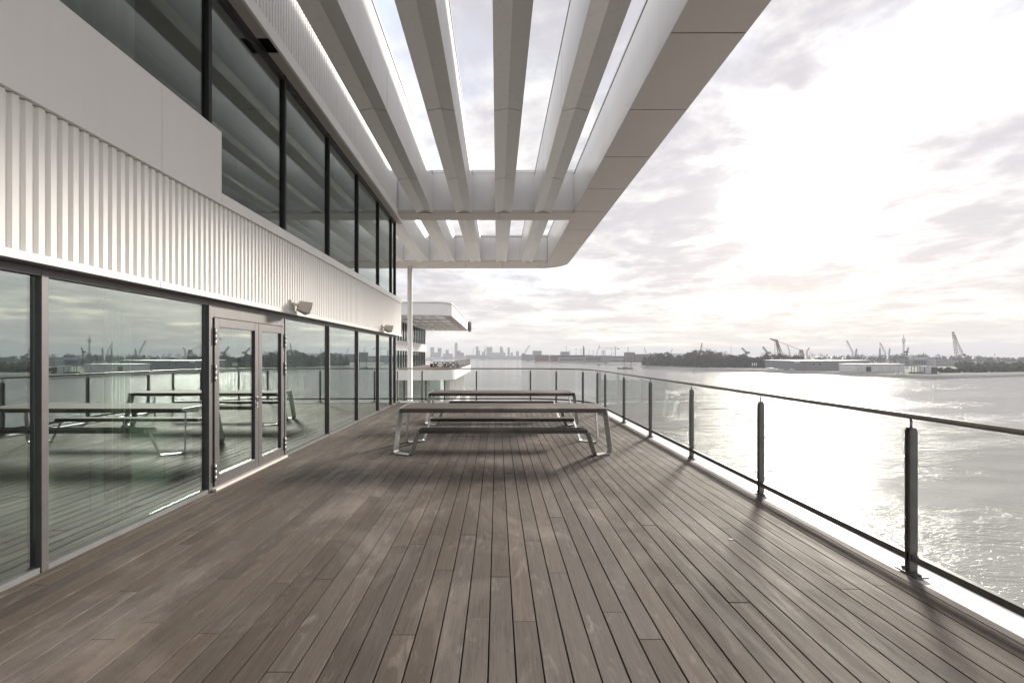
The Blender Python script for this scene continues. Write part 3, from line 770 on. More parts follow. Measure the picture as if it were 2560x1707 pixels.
# ------------------------------------------------------------------ picnic tables
def fillet(p0, p1, p2, r, n=6):
    a = (p0 - p1).normalized(); b_ = (p2 - p1).normalized()
    ang = a.angle(b_); dd = r / math.tan(ang / 2)
    s = p1 + a * dd; e = p1 + b_ * dd; bis = (a + b_).normalized(); c = p1 + bis * (r / math.sin(ang / 2)); out = []
    for i in range(n + 1):
        u = i / n; v = (s - c).lerp(e - c, u).normalized() * r; out.append(c + v)
    return out
def picnic_table(loc, label):
    tb = thing('picnic_table', loc, label, 'picnic table', 'long timber picnic tables on the deck')
    L = 1.75; off = Vector(loc)
    n = 6; w = .90 / n
    for i in range(n):
        y0 = -.45 + i * w
        mb = MB(); mb.cbox(off.x - L + .012, off.x + L - .012, off.y + y0 + .003, off.y + y0 + w - .003, .672, .742, .006); mb.build('table_slat', 'table_wood', tb)
    for s_ in (-1, 1):
        mb = MB(); mb.box(*sorted((off.x + s_ * L, off.x + s_ * (L - .010))), off.y - .445, off.y + .445, .668, .742); mb.build('table_end_plate', 'galvanised', tb)
    mb = MB(); mb.box(off.x - L + .05, off.x + L - .05, off.y - .03, off.y + .03, .630, .668); mb.build('table_stringer', 'galvanised', tb)
    for sy in (-1, 1):
        ycen = sy * .66
        bp = MB().box(0, 1, 0, 1, 0, 1)
        for q in range(2):
            y0 = ycen - .13 + q * .131
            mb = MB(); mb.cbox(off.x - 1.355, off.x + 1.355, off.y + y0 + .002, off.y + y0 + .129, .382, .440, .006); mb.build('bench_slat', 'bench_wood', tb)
        for sx in (-1, 1):
            mb = MB(); mb.box(*sorted((off.x + sx * 1.357, off.x + sx * 1.366)), off.y + ycen - .13, off.y + ycen + .13, .38, .440); mb.build('bench_end_plate', 'galvanised', tb)
            p0 = Vector((sx * 1.735, sy * .36, .70)); p1 = Vector((sx * 1.80, sy * .47, .008)); p2 = Vector((sx * 1.50, sy * .63, .008)); p3 = Vector((sx * 1.37, sy * .70, .405))
            path = [p0] + fillet(p0, p1, p2, .06) + fillet(p1, p2, p3, .045) + [p3]
            wv = Vector((sx * .45, sy * .89, 0)).normalized() * .062
            mb = MB(); mb.strip([p + Vector((off.x, off.y, 0)) for p in path], wv, .012)
            mb.build('leg', 'galvanised', tb, .003)
    return tb
picnic_table((.095, 8.09, 0), 'long grey timber picnic table in the middle of the deck')
picnic_table((.11, 11.29, 0), 'long grey timber picnic table standing beside the far glass end railing')

# ------------------------------------------------------------------ neighbouring wing of the building
wing = thing('building_wing', (-20, 70, WATER + 3.2), 'white office wing with cantilevered roof terrace beyond the glass end railing', 'building')
WXF = -12.7
def wbox(name, mat, *a, **k): mb = MB(); mb.box(*a); return mb.build(name, mat, wing, **k)
wbox('lower_body', 'far_wing_white', -60, -14.5, 55.5, 100, WATER + 3.2, -.2)
wbox('middle_wall', 'far_wing_white', -40, WXF, 55, 81.3, 2.30, 3.60)
wbox('upper_wall', 'far_wing_white', -40, WXF - .02, 55, 81.3, 6.12, 7.5)
wbox('interior_core', 'interior_wall', -40, -17, 55.2, 81, -.19, 7.4)
wbox('wing_end_wall', 'far_wing_white', -40, WXF - .05, 81.0, 81.25, 0.0, 6.12)
wbox('upper_glazing', 'upper_glass', WXF - .10, WXF - .08, 55, 81.0, 3.60, 6.12)
wbox('lower_glazing', 'facade_glass', WXF - .10, WXF - .08, 55, 81.0, 0, 2.30)
y = 55.6
while y < 81.2:
    wbox('mullion', 'frame_black', WXF - .07, WXF + .02, y - .05, y + .05, 0, 2.299)
    wbox('mullion', 'frame_black', WXF - .07, WXF + .02, y - .05, y + .05, 3.601, 6.119); y += 1.62
# terrace slab with rounded corner
def round_slab(xl, xr, y0, y1, r, z0, z1, name, mat):
    pts = [(xl, y0)] + arc_pts(xr - r, y0 + r, r, -math.pi / 2, 0, 10) + [(xr, y1), (xl, y1)]
    mb = MB(); mb.prism([(px, py, z0) for px, py in pts], (0, 0, z1 - z0), 'z'); return mb.build(name, mat, wing)
round_slab(-40, -4.9, 51.9, 84, 2.6, -1.16, -.02, 'terrace_slab', 'far_wing_white')
round_slab(-40, -5.0, 52.0, 83.9, 2.5, -.018, 0.0, 'terrace_floor', 'far_deck')
# storey under the terrace
wbox('storey_back', 'interior_wall', -40, -9.0, 56.0, 80, -4.8, -1.17)
wbox('storey_glazing', 'facade_glass', -16.8, -6.3, 54.30, 54.32, -4.3, -1.165)
for x in (-16.8, -13.9, -11.1, -8.5, -6.3): wbox('mullion', 'frame_black', x - .06, x + .06, 54.22, 54.36, -4.3, -1.163)
wbox('storey_wall', 'far_wing_white', -40, -16.9, 54.2, 56, -7, -1.165)
round_slab(-40, -6.0, 53.9, 84, 2.0, -6.2, -4.32, 'lower_slab', 'far_wing_white')
wbox('white_column', 'far_wing_white', -7.2, -6.9, 54.6, 54.9, -4.31, -1.165)
for i in range(13):
    wbox('fin', 'far_wing_white', -6.4, -5.7, 55.3 + i * 2.0, 55.5 + i * 2.0, -4.31, -1.165)
wbox('side_glazing', 'upper_glass', -6.42, -6.40, 55.2, 81, -4.31, -1.165)
round_slab(-20, -5.0, 74, 82, 1.6, -6.6, -4.9, 'balcony', 'far_wing_white')
# terrace railing of the wing
mb = MB(); mb.bar((-5.05, 54.5, 1.1), (-5.05, 83.8, 1.1), .06); mb.bar((-13, 52.05, 1.1), (-7.4, 52.05, 1.1), .06); mb.build('handrail', 'rail_steel', wing)
for i in range(16): wbox('railing_post', 'rail_steel', -5.09, -5.01, 54.5 + i * 1.95 - .05, 54.5 + i * 1.95 + .05, 0, 1.07)
wc_beams = [(-15.6 + i * 1.28, -15.6 + i * 1.28 + .55, 53.2) for i in range(7)]
wcan = canopy('wing_canopy', 'rounded white slatted canopy over the roof terrace of the neighbouring wing', (-10, 70, 6.25), wc_beams, -6.4, -5.3, -22.0, 53.2, 82.9, 84.4,
              [(59.0, 59.6), (65, 65.6), (71, 71.6), (77, 77.6)], [60, 70], [53.4 + 2.03 * i for i in range(15)], 1.4, ('far_wing_white', 'soffit_white'))
# rounded near end of that canopy
mb = MB(); rr = 2.2
pts = [(-22, 51.7)] + arc_pts(-5.3 - rr, 51.7 + rr, rr, -math.pi / 2, 0, 10) + [(-5.3, 53.99), (-22, 53.99)]
pin_ = [(-22, 51.76)] + arc_pts(-5.3 - rr, 51.7 + rr, rr - .06, -math.pi / 2, 0, 10)
mb.prism([(px, py, ZB - .004) for px, py in pts[:12] + [(-5.31, 53.19), (-22, 53.19)]], (0, 0, ZC - ZB + .10), 'z')
mb.build('near_nose', 'far_wing_white', wcan)
mb = MB(); mb.prism([(px, py, ZC + .11) for px, py in [(-22, 51.55)] + arc_pts(-5.15 - rr, 51.55 + rr, rr, -math.pi / 2, 0, 10) + [(-5.15, 84.2), (-5.6, 84.2), (-5.6, 53.6), (-22, 53.6)]], (0, 0, .10), 'z'); mb.build('top_trim', 'far_wing_white', wcan)
s = MB(); s.tube([(-5.28, 83.0, 6.95), (-4.75, 83.0, 6.95)], .95, 20); s.build('round_sign', 'sill_alu', wcan)
s = MB(); s.tube([(-4.74, 83.0, 6.95), (-4.70, 83.0, 6.95)], .75, 20); s.build('sign_face', 'crane_yellow', wcan)
# furniture on the far terrace
def far_table(x, y, label, s_=1.0):
    ft = thing('trestle_table', (x, y, 0), label, 'picnic table', 'picnic tables on the far terrace')
    mb = MB(); mb.box(x - .95 * s_, x + .95 * s_, y - .4, y + .4, .70, .76); mb.build('table_top', 'dark_timber', ft)
    for sx in (-.6, .6):
        mb = MB(); mb.bar((x + sx * s_ - .35, y, 0), (x + sx * s_ + .35, y, .70), .12); mb.bar((x + sx * s_ + .35, y, 0), (x + sx * s_ - .35, y, .70), .12); mb.build('trestle', 'dark_timber', ft)
    for sy in (-.75, .75):
        mb = MB(); mb.box(x - .95 * s_, x + .95 * s_, y + sy - .14, y + sy + .14, .42, .47); mb.build('bench', 'dark_timber', ft)
        for sx in (-.7, .7):
            mb = MB(); mb.box(x + sx - .05, x + sx + .05, y + sy - .1, y + sy + .1, 0, .42); mb.build('bench_leg', 'dark_timber', ft)
far_table(-8.1, 64.5, 'dark trestle picnic table on the neighbouring terrace, nearer the glazed wall')
far_table(-6.3, 65.0, 'dark trestle picnic table on the neighbouring terrace, next to its railing', .62)
rt = thing('round_table', (-7.15, 65.4, 0), 'small round pedestal table between the two trestle tables', 'table')
mb = MB(); mb.tube([(-7.15, 65.4, .70), (-7.15, 65.4, .74)], .42, 16); mb.build('table_top', 'dark_timber', rt)
mb = MB(); mb.tube([(-7.15, 65.4, 0), (-7.15, 65.4, .70)], .05, 8); mb.tube([(-7.15, 65.4, 0), (-7.15, 65.4, .03)], .28, 12); mb.build('pedestal', 'dark_timber', rt)
pt = thing('plant_pot', (-9.5, 66, 0), 'dark round planter by the glazed wall of the neighbouring terrace', 'planter')
mb = MB(); mb.tube([(-9.5, 66, 0), (-9.5, 66, .42)], .18, 12, .26); mb.build('pot', 'rubber', pt)
mb = MB(); mb.tube([(-9.5, 66, .42), (-9.5, 66, .46)], .28, 12); mb.build('rim', 'rubber', pt)

# ------------------------------------------------------------------ far shore: buildings
def px2(x, sx, ox): return ox + x / 5.88
LAND = WATER + 3.6
def bl(name, ox, oy, x0, x1, ytop, D, mat, label, depth=None, floors=0, cols=0, wmat='window_dark', roof=None, cat='building', group=None, z0=None, setback=None):
    """block at distance D from picture measurements: real width, height and depth"""
    a = at(ox + x0 / 5.88, oy + ytop / 5.88, D); b_ = at(ox + x1 / 5.88, oy + ytop / 5.88, D)
    base = LAND + .4 if z0 is None else z0
    w = b_.x - a.x; dp = depth or max(8, w * .8); zt = a.z
    o = thing(name, ((a.x + b_.x) / 2, D + dp / 2, base), label, cat, group)
    mb = MB(); mb.box(a.x, b_.x, D, D + dp, base - 1, zt); mb.build('wall', mat, o)
    rm = MB(); e = .012 * w + .15; rm.box(a.x - e, b_.x + e, D - e, D + dp + e, zt + .01, zt + max(.35, (zt - base) * .02)); rm.build('roof', roof or mat, o)
    if floors:
        fh = (zt - base) / floors
        for i in range(floors):
            for j in range(max(1, cols)):
                ww = w / max(1, cols)
                wmx = MB(); wmx.box(a.x + j * ww + ww * .12, a.x + (j + 1) * ww - ww * .12, D - .12, D - .02, base + i * fh + fh * .3, base + i * fh + fh * .8); wmx.build('window', wmat, o)
    return o
CO = (1060, 830)
city = [
 ('office_tower', 92, 148, 225, 3500, 'concrete_mid', 'grey flat topped high rise, first of the far skyline beside the white wing', 10, 3),
 ('office_tower', 200, 258, 236, 3450, 'concrete_mid', 'grey high rise with a small rooftop box, second beside the white wing', 9, 3),
 ('office_block', 318, 362, 262, 3500, 'concrete_mid', 'mid height grey block on the far skyline before the tallest tower', 7, 2),
 ('skyscraper', 450, 492, 172, 3700, 'concrete_mid', 'tallest round topped tower on the far skyline', 14, 2),
 ('office_block', 475, 540, 278, 3300, 'tower_glass', 'dark stepped block at the foot of the tallest skyline tower', 6, 3),
 ('office_block', 540, 585, 305, 3310, 'tower_glass', 'low dark step next to the stepped block on the far skyline', 4, 2),
 ('office_tower', 762, 800, 215, 3600, 'concrete_mid', 'slim pale tower left of the needle tower on the skyline', 10, 2),
 ('office_block', 800, 820, 270, 3590, 'concrete_mid', 'short shaft attached to the slim pale tower', 6, 1),
 ('office_block', 850, 900, 290, 3400, 'concrete_mid', 'low grey block at the foot of the needle tower', 4, 2),
 ('office_tower', 918, 1003, 222, 3500, 'concrete_mid', 'broad slab like high rise right of the needle tower', 9, 5),
 ('skyscraper', 1115, 1155, 225, 3600, 'concrete_mid', 'rounded tower with a lower shoulder on the skyline', 10, 2),
 ('office_block', 1148, 1166, 265, 3590, 'concrete_mid', 'lower shoulder block beside the rounded skyline tower', 6, 1),
 ('office_tower', 1228, 1262, 228, 3600, 'concrete_mid', 'narrow straight tower right of the rounded skyline tower', 10, 2),
 ('office_block', 1355, 1395, 283, 3300, 'concrete_mid', 'small square block before the dark crane on the quay', 5, 2),
 ('office_block', 1275, 1305, 303, 3300, 'concrete_mid', 'tiny low block between the narrow tower and the square block', 3, 1),
 ('apartment_row', 100, 250, 300, 3250, 'concrete_mid', 'long low block below the first two skyline towers', 4, 8),
 ('apartment_row', 280, 420, 318, 3200, 'concrete_pale', 'long pale waterfront block on the far city shore', 4, 7),
 ('waterfront_hall', 75, 265, 362, 3180, 'roof_white', 'low white roofed hall on the far city waterfront', 2, 8),
 ('waterfront_hall', 470, 612, 350, 3180, 'concrete_pale', 'low pale hall right at the far waterline', 2, 6),
 ('apartment_row', 960, 1200, 303, 3300, 'concrete_pale', 'long low pale block under the rounded skyline tower', 4, 10),
 ('apartment_row', 612, 960, 338, 3250, 'concrete_mid', 'long low grey row of houses on the far shore', 3, 12),
 ('waterfront_hall', 1130, 1440, 350, 3170, 'concrete_pale', 'pale low hall behind the moored ships at the river bend', 2, 10),
]
for (nm, x0, x1, yt, D, mt, lab, fl, cl) in city:
    o = bl(nm, CO[0], CO[1], x0, x1, yt, D, mt, lab, None, fl, cl, group='buildings of the far city skyline')
# rounded crowns
for (x0, x1, yt, yb_, D) in ((450, 492, 152, 172, 3700), (1115, 1155, 212, 225, 3600)):
    par = [o for o in bpy.data.objects if o.name.startswith('skyscraper') and o.type == 'EMPTY' and abs(o.location.x - (at(CO[0] + (x0 + x1) / 11.76, 0, D).x)) < 3][0]
    a = at(CO[0] + x0 / 5.88, CO[1] + yb_ / 5.88, D); b_ = at(CO[0] + x1 / 5.88, CO[1] + yt / 5.88, D); w = b_.x - a.x
    mb = MB(); prof = [(a.x + w / 2 - w / 2 * math.cos(math.pi * i / 10), D + .5, a.z + .1 + (b_.z - a.z) * math.sin(math.pi * i / 10)) for i in range(11)]
    mb.prism(prof, (0, w * .7, 0), 'y'); mb.build('rounded_crown', 'concrete_mid', par)
# needle tower
D = 3450; b0 = at(CO[0] + 898 / 5.88, CO[1], D)
nt = thing('observation_tower', (b0.x, D, LAND), 'slender observation tower with a bulge below its spire on the skyline', 'tower')
zz = lambda y: at(0, CO[1] + y / 5.88, D).z
mb = MB(); mb.tube([(b0.x, D, LAND - 1), (b0.x, D, zz(235))], 4.2, 10, 3.4); mb.build('shaft', 'concrete_mid', nt)
mb = MB(); mb.tube([(b0.x, D, zz(282)), (b0.x, D, zz(270)), (b0.x, D, zz(255))], 6.5, 12, 8.5); mb.build('deck_pod', 'concrete_mid', nt)
mb = MB(); mb.tube([(b0.x, D, zz(235)), (b0.x, D, zz(150))], 1.8, 6, 0.8); mb.build('spire', 'concrete_mid', nt)
p0 = at(CO[0] + 728 / 5.88, CO[1] + 240 / 5.88, 3400)
sp = thing('bridge_pylon', (p0.x, 3400, LAND), 'thin slanted bridge pylon with stay cables on the skyline', 'bridge')
mb = MB(); mb.bar((p0.x - 4, 3400, LAND), p0, 3.2); mb.build('pylon', 'concrete_pale', sp)
for q in (8, 18, 30):
    mb = MB(); mb.bar((p0.x - 4 - q * 1.3, 3400, LAND + 6), p0 - Vector((.5, 0, q * .7)), .9); mb.build('stay_cable', 'concrete_pale', sp)

# quay sheds farther up the river
HB = (1450, 830)
sheds = [
 ('quay_building', CO, 1440, 1600, 332, 1950, 'shed_grey', 'dark grey warehouse at the tip of the quay before the red one', 60, 3, 5, None),
 ('office_block', CO, 1605, 1730, 277, 2100, 'concrete_mid', 'grey office block rising behind the quay warehouses', 40, 5, 6, None),
 ('red_warehouse', CO, 1645, 1838, 337, 1640, 'brick_red', 'red brick warehouse standing on the river quay', 70, 0, 0, None),
 ('long_warehouse', CO, 1865, 2480, 340, 1560, 'brick_red', 'long low red warehouse with pale lower windows on the quay', 40, 0, 0, None),
 ('quay_shed', CO, 1990, 2480, 378, 1440, 'concrete_mid', 'long grey shed in front of the long red warehouse', 25, 1, 18, None),
 ('office_block', CO, 2020, 2138, 290, 1900, 'concrete_mid', 'flat grey block with a roof mast behind the red warehouse', 30, 3, 6, None),
 ('quay_shed', HB, 85, 300, 348, 1350, 'shed_grey', 'dark grey quay shed beside the twin chimneys', 30, 1, 8, None),
 ('quay_shed', HB, 305, 470, 345, 1345, 'shed_grey', 'square dark quay shed under the lattice gantry', 30, 0, 0, None),
 ('quay_shed', HB, 475, 650, 352, 1400, 'concrete_mid', 'pale shed row behind the working vessel', 30, 2, 10, None),
 ('brick_factory', HB, 700, 808, 300, 1420, 'brick_brown', 'brown brick block with flat roof above the vessel masts', 40, 4, 5, None),
 ('brick_factory', HB, 810, 1010, 326, 1415, 'brick_brown', 'long brown brick factory wing next to the wood', 40, 3, 9, None),
 ('low_shed', HB, 1390, 1580, 318, 1300, 'shed_white', 'white flat roof showing behind the dark wood', 40, 0, 0, 'roof_white'),
]
for (nm, O, x0, x1, yt, D, mt, lab, dp, fl, cl, rf) in sheds:
    bl(nm, O[0], O[1], x0, x1, yt, D, mt, lab, dp, fl, cl, roof=rf)
NB = (1850, 820); RB = (2160, 820)
g1 = bl('grey_shed', *NB, 795, 1905, 478, 640, 'shed_grey', 'long grey industrial shed with a white roof edge on the shore', 70, 0, 0, roof='roof_white')
a = at(NB[0] + 797 / 5.88, NB[1] + 512 / 5.88, 640); b_ = at(NB[0] + 880 / 5.88, NB[1] + 483 / 5.88, 640)
mb = MB(); mb.box(a.x, b_.x, 639.5, 639.9, a.z, b_.z); mb.build('wall_sign', 'shed_white', g1)
for x in (1070, 1165):
    a = at(NB[0] + x / 5.88, NB[1] + 545 / 5.88, 640); mb = MB(); mb.box(a.x, a.x + 2.2, 639.6, 639.9, a.z, a.z + 2.2); mb.build('window', 'window_dark', g1)
g2 = bl('white_shed', *NB, 1690, 2420, 532, 562, 'shed_white', 'long white shed with a dark door on the shore', 26, 0, 0, roof='roof_white')
a = at(NB[0] + 1855 / 5.88, NB[1] + 635 / 5.88, 562); b_ = at(NB[0] + 1925 / 5.88, NB[1] + 565 / 5.88, 562)
mb = MB(); mb.box(a.x, b_.x, 561.6, 561.95, a.z, b_.z); mb.build('door', 'window_dark', g2)
for x in (1740, 1785, 2040, 2090, 2200, 2330):
    a = at(NB[0] + x / 5.88, NB[1] + 540 / 5.88, 562); mb = MB(); mb.box(a.x, a.x + .5, 561.4, 561.9, LAND, a.z); mb.build('pilaster', 'shed_white', g2)
pv = bl('pavilion', *RB, 905, 990, 562, 520, 'shed_white', 'white box of the low riverside pavilion', 9, 0, 0)
pv2 = bl('pavilion', *RB, 995, 1080, 575, 521, 'brick_brown', 'dark box of the low riverside pavilion', 9, 1, 3)
a = at(RB[0] + 690 / 5.88, RB[1] + 565 / 5.88, 519); b_ = at(RB[0] + 1010 / 5.88, RB[1] + 558 / 5.88, 519)
lg = thing('shelter', ((a.x + b_.x) / 2, 515, LAND), 'open dark shelter on posts next to the pavilion', 'shelter')
mb = MB(); mb.box(a.x, at(RB[0] + 900 / 5.88, 0, 519).x, 514, 520, a.z - .3, a.z + .1); mb.build('roof', 'crane_grey', lg)
for x in (700, 740, 785, 825, 890):
    c = at(RB[0] + x / 5.88, 0, 515); mb = MB(); mb.box(c.x - .2, c.x + .2, 514.8, 515.2, LAND, a.z - .3); mb.build('post', 'crane_grey', lg)
mb = MB(); mb.box(at(RB[0] + 690 / 5.88, 0, 516).x, at(RB[0] + 880 / 5.88, 0, 516).x, 516, 519, LAND, LAND + 2.2); mb.build('counter', 'shed_grey', lg)
for (x0, x1, yt, D, lab) in ((945, 1060, 432, 900, 'tall pale block behind the pavilion'), (1060, 1240, 470, 880, 'wide pale block behind the pavilion'), (1240, 1390, 480, 890, 'pale block at the foot of the big lattice crane')):
    bl('works_building', *RB, x0, x1, yt, D, 'concrete_pale', lab, 30, 4, 6)
bl('works_building', *RB, 720, 945, 462, 900, 'shed_grey', 'dark grey works hall beside the tall pale block', 30, 1, 6)
bl('works_building', *RB, 2200, 2340, 500, 850, 'concrete_mid', 'grey hall among the trees at the end of the shore', 30, 1, 5)
bl('long_greenhouse', *RB, 1530, 2200, 556, 800, 'concrete_pale', 'long low pale building with bright roof glints behind the bushes', 20, 1, 20, roof='roof_white')

# ------------------------------------------------------------------ cranes and masts
def lattice(mb, a, b_, w, t, n):
    a = Vector(a); b_ = Vector(b_); d = (b_ - a); u = d.normalized().cross(Vector((0, 1, 0))); u = Vector((1, 0, 0)) if u.length < .01 else u.normalized(); v = Vector((0, 1, 0))
    cs = [(-1, -1), (1, -1), (1, 1), (-1, 1)]
    def pt(i, k): q = a + d * (i / n); ww = w * (1 - .55 * i / n) / 2; return q + u * cs[k][0] * ww + v * cs[k][1] * ww
    t *= .5
    for k in range(4): mb.bar(pt(0, k), pt(n, k), t)
    for i in range(n):
        for k in range(4): mb.bar(pt(i, k), pt(i + 1, (k + 1) % 4), t * .5)
def jib_crane(O, tip, foot, D, mat, label, w=2.4, t=.45, cab=True, n=8, base=None):
    p1 = at(O[0] + tip[0] / 5.88, O[1] + tip[1] / 5.88, D); p0 = at(O[0] + foot[0] / 5.88, O[1] + foot[1] / 5.88, D)
    c = thing('harbour_crane', (p0.x, D, LAND), label, 'crane', 'cranes along the far shore')
    mb = MB(); lattice(mb, p0, p1, w, t, n); mb.build('jib', mat, c)
    mb = MB(); lattice(mb, (p0.x, D, LAND), (p0.x, D, p0.z), w * 1.5, t * 1.2, 4); mb.build('tower', mat, c)
    if cab:
        s_ = w * 1.0; bk = -1 if p1.x > p0.x else 1
        mb = MB(); mb.box(p0.x - s_ + bk * s_ * .6, p0.x + s_ + bk * s_ * .6, D - s_, D + s_, p0.z - s_ * .6, p0.z + s_ * .7); mb.build('cab', mat, c)
    mb = MB(); mb.bar(p1, (p1.x, D, p1.z - (p1.z - p0.z) * .45), t * .5); mb.build('hoist_rope', 'crane_grey', c)
    return c
jib_crane(CO, (1548, 192), (1472, 325), 1900, 'crane_grey', 'dark slewing crane with raised jib at the tip of the quay', 5, 1.6)
jib_crane(HB, (288, 195), (243, 332), 1700, 'concrete_mid', 'faint leaning crane above the quay sheds', 4, .9, False)
jib_crane(HB, (705, 220), (712, 300), 1900, 'concrete_mid', 'faint upright crane behind the brown brick block', 4, .9, False)
jib_crane(HB, (945, 232), (975, 320), 1900, 'concrete_mid', 'faint leaning crane above the brown factory wing', 3.5, .9, False)
jib_crane(HB, (1360, 240), (1328, 318), 1900, 'concrete_mid', 'faint crane above the white flat roof behind the wood', 3.5, .9, False)
jib_crane(HB, (1795, 160), (1768, 290), 1300, 'crane_grey', 'dark crane jib sticking up from the highest part of the wood', 3, 1.0, False)
jib_crane(NB, (28, 290), (95, 362), 1150, 'crane_grey', 'short level luffing crane left of the shear leg crane, low cab', 4, 1.2)
jib_crane(NB, (337, 272), (402, 365), 1150, 'crane_grey', 'short level luffing crane right beside the shear leg crane', 4, 1.2)
jib_crane(NB, (700, 262), (728, 338), 1700, 'concrete_mid', 'faint crane below the stay of the shear leg crane', 3.5, .9, False)
jib_crane(NB, (1020, 285), (985, 338), 1500, 'crane_red', 'faint reddish crane beyond the bare trees', 4, .9, False)
jib_crane(NB, (1570, 180), (1660, 362), 1500, 'concrete_mid', 'tall faint crane leaning over the far tree line', 3.5, 1.0, False)
jib_crane(NB, (1715, 305), (1703, 370), 1150, 'crane_grey', 'small dark crane rising from the far tree line', 3, 1.0, False)
jib_crane(NB, (2057, 213), (2135, 362), 1450, 'concrete_mid', 'long leaning crane behind the upright dark mast crane', 3.5, 1.0, False)
jib_crane(NB, (2058, 288), (2058, 390), 1100, 'crane_grey', 'upright dark mast crane above the white shed', 3, 1.1, False)
jib_crane(NB, (2203, 298), (2193, 372), 1200, 'crane_grey', 'small crane between the mast crane and the broadcast tower', 3, .9, False)
jib_crane(RB, (655, 285), (632, 352), 700, 'crane_grey', 'dark folding crane beside the broadcast tower, standing on the shore works', 1.8, .55)
# big shear-leg crane
D = 1050; c = at(NB[0] + 597 / 5.88, 0, D)
sl = thing('shear_leg_crane', (c.x, D, LAND), 'huge ochre shear leg crane with bent head above the wood', 'crane')
def q_(x, y, O=NB, dd=0): v = at(O[0] + x / 5.88, O[1] + y / 5.88, D); v.y += dd; return v
mb = MB()
for dd in (-6, 6): mb.bar(q_(600, 470, dd=dd), q_(540, 195, dd=dd * .4), 1.5); mb.bar(q_(640, 470, dd=dd), q_(545, 195, dd=dd * .4), 1.3)
mb.bar(q_(585, 330), q_(600, 330), 1.5); mb.build('legs', 'crane_yellow', sl)
mb = MB(); mb.bar(q_(550, 185), q_(500, 178), 4.2); mb.bar(q_(510, 180), q_(447, 157), 2.6); mb.build('head', 'crane_yellow', sl)
mb = MB(); mb.bar(q_(548, 190), q_(905, 328), .8); mb.build('stay', 'crane_yellow', sl)
mb = MB()
for x in (850, 885, 920, 950): mb.bar(q_(x, 470), q_(880 + (x - 850) * .4, 325), 1.5)
mb.bar(q_(878, 325), q_(928, 325), 2.0); mb.build('back_frame', 'crane_yellow', sl)
mb = MB(); mb.bar(q_(515, 185), q_(515, 470), .7); mb.build('hoist_rope', 'crane_grey', sl)
# lattice crawler crane on the right
D = 900
lc = thing('lattice_crane', (at(RB[0] + 1395 / 5.88, 0, D).x, D, LAND), 'tall double legged lattice crane rising beside the pale works', 'crane')
mb = MB(); lattice(mb, q_(1388, 540, RB), q_(1308, 52, RB), 4.2, 1.0, 12); mb.build('front_boom', 'crane_grey', lc)
mb = MB(); lattice(mb, q_(1445, 400, RB), q_(1330, 95, RB), 2.6, .6, 9); mb.build('back_mast', 'crane_grey', lc)
mb = MB(); mb.box(q_(1365, 0, RB).x, q_(1420, 0, RB).x, D - 4, D + 4, LAND, q_(0, 530, RB).z); mb.build('machine_house', 'crane_grey', lc)
mb = MB(); mb.bar(q_(1475, 380, RB), q_(1475, 410, RB), 3); mb.bar(q_(1395, 405, RB), q_(1475, 395, RB), 1.2); mb.bar(q_(1475, 400, RB), q_(1315, 60, RB), .4); mb.build('counterweight', 'crane_grey', lc)
# tower crane, gantry, chimneys, masts
D = 1600
tcn = thing('tower_crane', (at(HB[0] + 520 / 5.88, 0, D).x, D, LAND), 'slim tower crane with horizontal jib above the quay sheds', 'crane')
mb = MB(); lattice(mb, q_(520, 450, HB), q_(520, 214, HB), 3.2, .9, 10); mb.build('mast', 'crane_grey', tcn)
mb = MB(); mb.bar(q_(300, 240, HB), q_(575, 244, HB), 1.1); mb.bar(q_(520, 214, HB), q_(570, 243, HB), .5); mb.bar(q_(520, 214, HB), q_(360, 240, HB), .5); mb.build('jib', 'crane_grey', tcn)
mb = MB(); mb.box(q_(560, 0, HB).x, q_(578, 0, HB).x, D - 2, D + 2, q_(0, 256, HB).z, q_(0, 240, HB).z); mb.build('counterweight', 'crane_grey', tcn)
gt = thing('gantry', (at(HB[0] + 345 / 5.88, 0, D).x, D, LAND), 'square lattice gantry standing on the quay shed roofs', 'gantry')
mb = MB(); 
for x in (322, 345, 368): mb.bar(q_(x, 450, HB), q_(x, 272, HB), 1.4)
mb.bar(q_(318, 272, HB), q_(372, 272, HB), 1.6); mb.bar(q_(322, 300, HB), q_(368, 300, HB), 1.2); mb.bar(q_(322, 300, HB), q_(368, 335, HB), .8); mb.build('frame', 'crane_grey', gt)
for x, y, r_, lab in ((49, 210, 2.0, 'taller chimney of the twin dark pair above the quay'), (62, 235, 1.6, 'shorter chimney of the twin dark pair above the quay')):
    v = q_(x, y, HB); ch = thing('chimney', (v.x, D, LAND), lab, 'chimney', 'twin chimneys above the quay')
    mb = MB(); mb.tube([(v.x, D, LAND), v], r_, 8, r_ * .8); mb.build('stack', 'crane_grey', ch)
    mb = MB(); mb.tube([v, v + Vector((0, 0, 1.5))], r_ * 1.1, 8); mb.build('rim', 'crane_grey', ch)
def mast(O, x, y, D_, lab, w=1.0):
    v = at(O[0] + x / 5.88, O[1] + y / 5.88, D_); mm_ = thing('mast', (v.x, D_, LAND), lab, 'mast', 'thin masts above the far quay')
    mb = MB(); mb.tube([(v.x, D_, LAND), v], w, 6, w * .5); mb.build('pole', 'crane_grey', mm_)
    mb = MB(); mb.bar(v - Vector((w * 3, 0, 4)), v - Vector((-w * 3, 0, 4)), w * .7); mb.build('crosstree', 'crane_grey', mm_)
for x, y in ((2092, 200), (2236, 235), (2308, 248), (2145, 268)): mast(CO, x, y, 1700, 'thin mast above the red warehouses on the quay')
for x, y in ((14, 250), (132, 262), (197, 265), (465, 235), (490, 300)): mast(HB, x, y, 1650, 'thin mast above the grey quay sheds', .8)
mast(HB, 2222, 195, 1200, 'lone thin mast above the right part of the wood', .5)
mast(RB, 1925, 365, 1200, 'lone thin mast above the trees right of the lattice crane', .6)
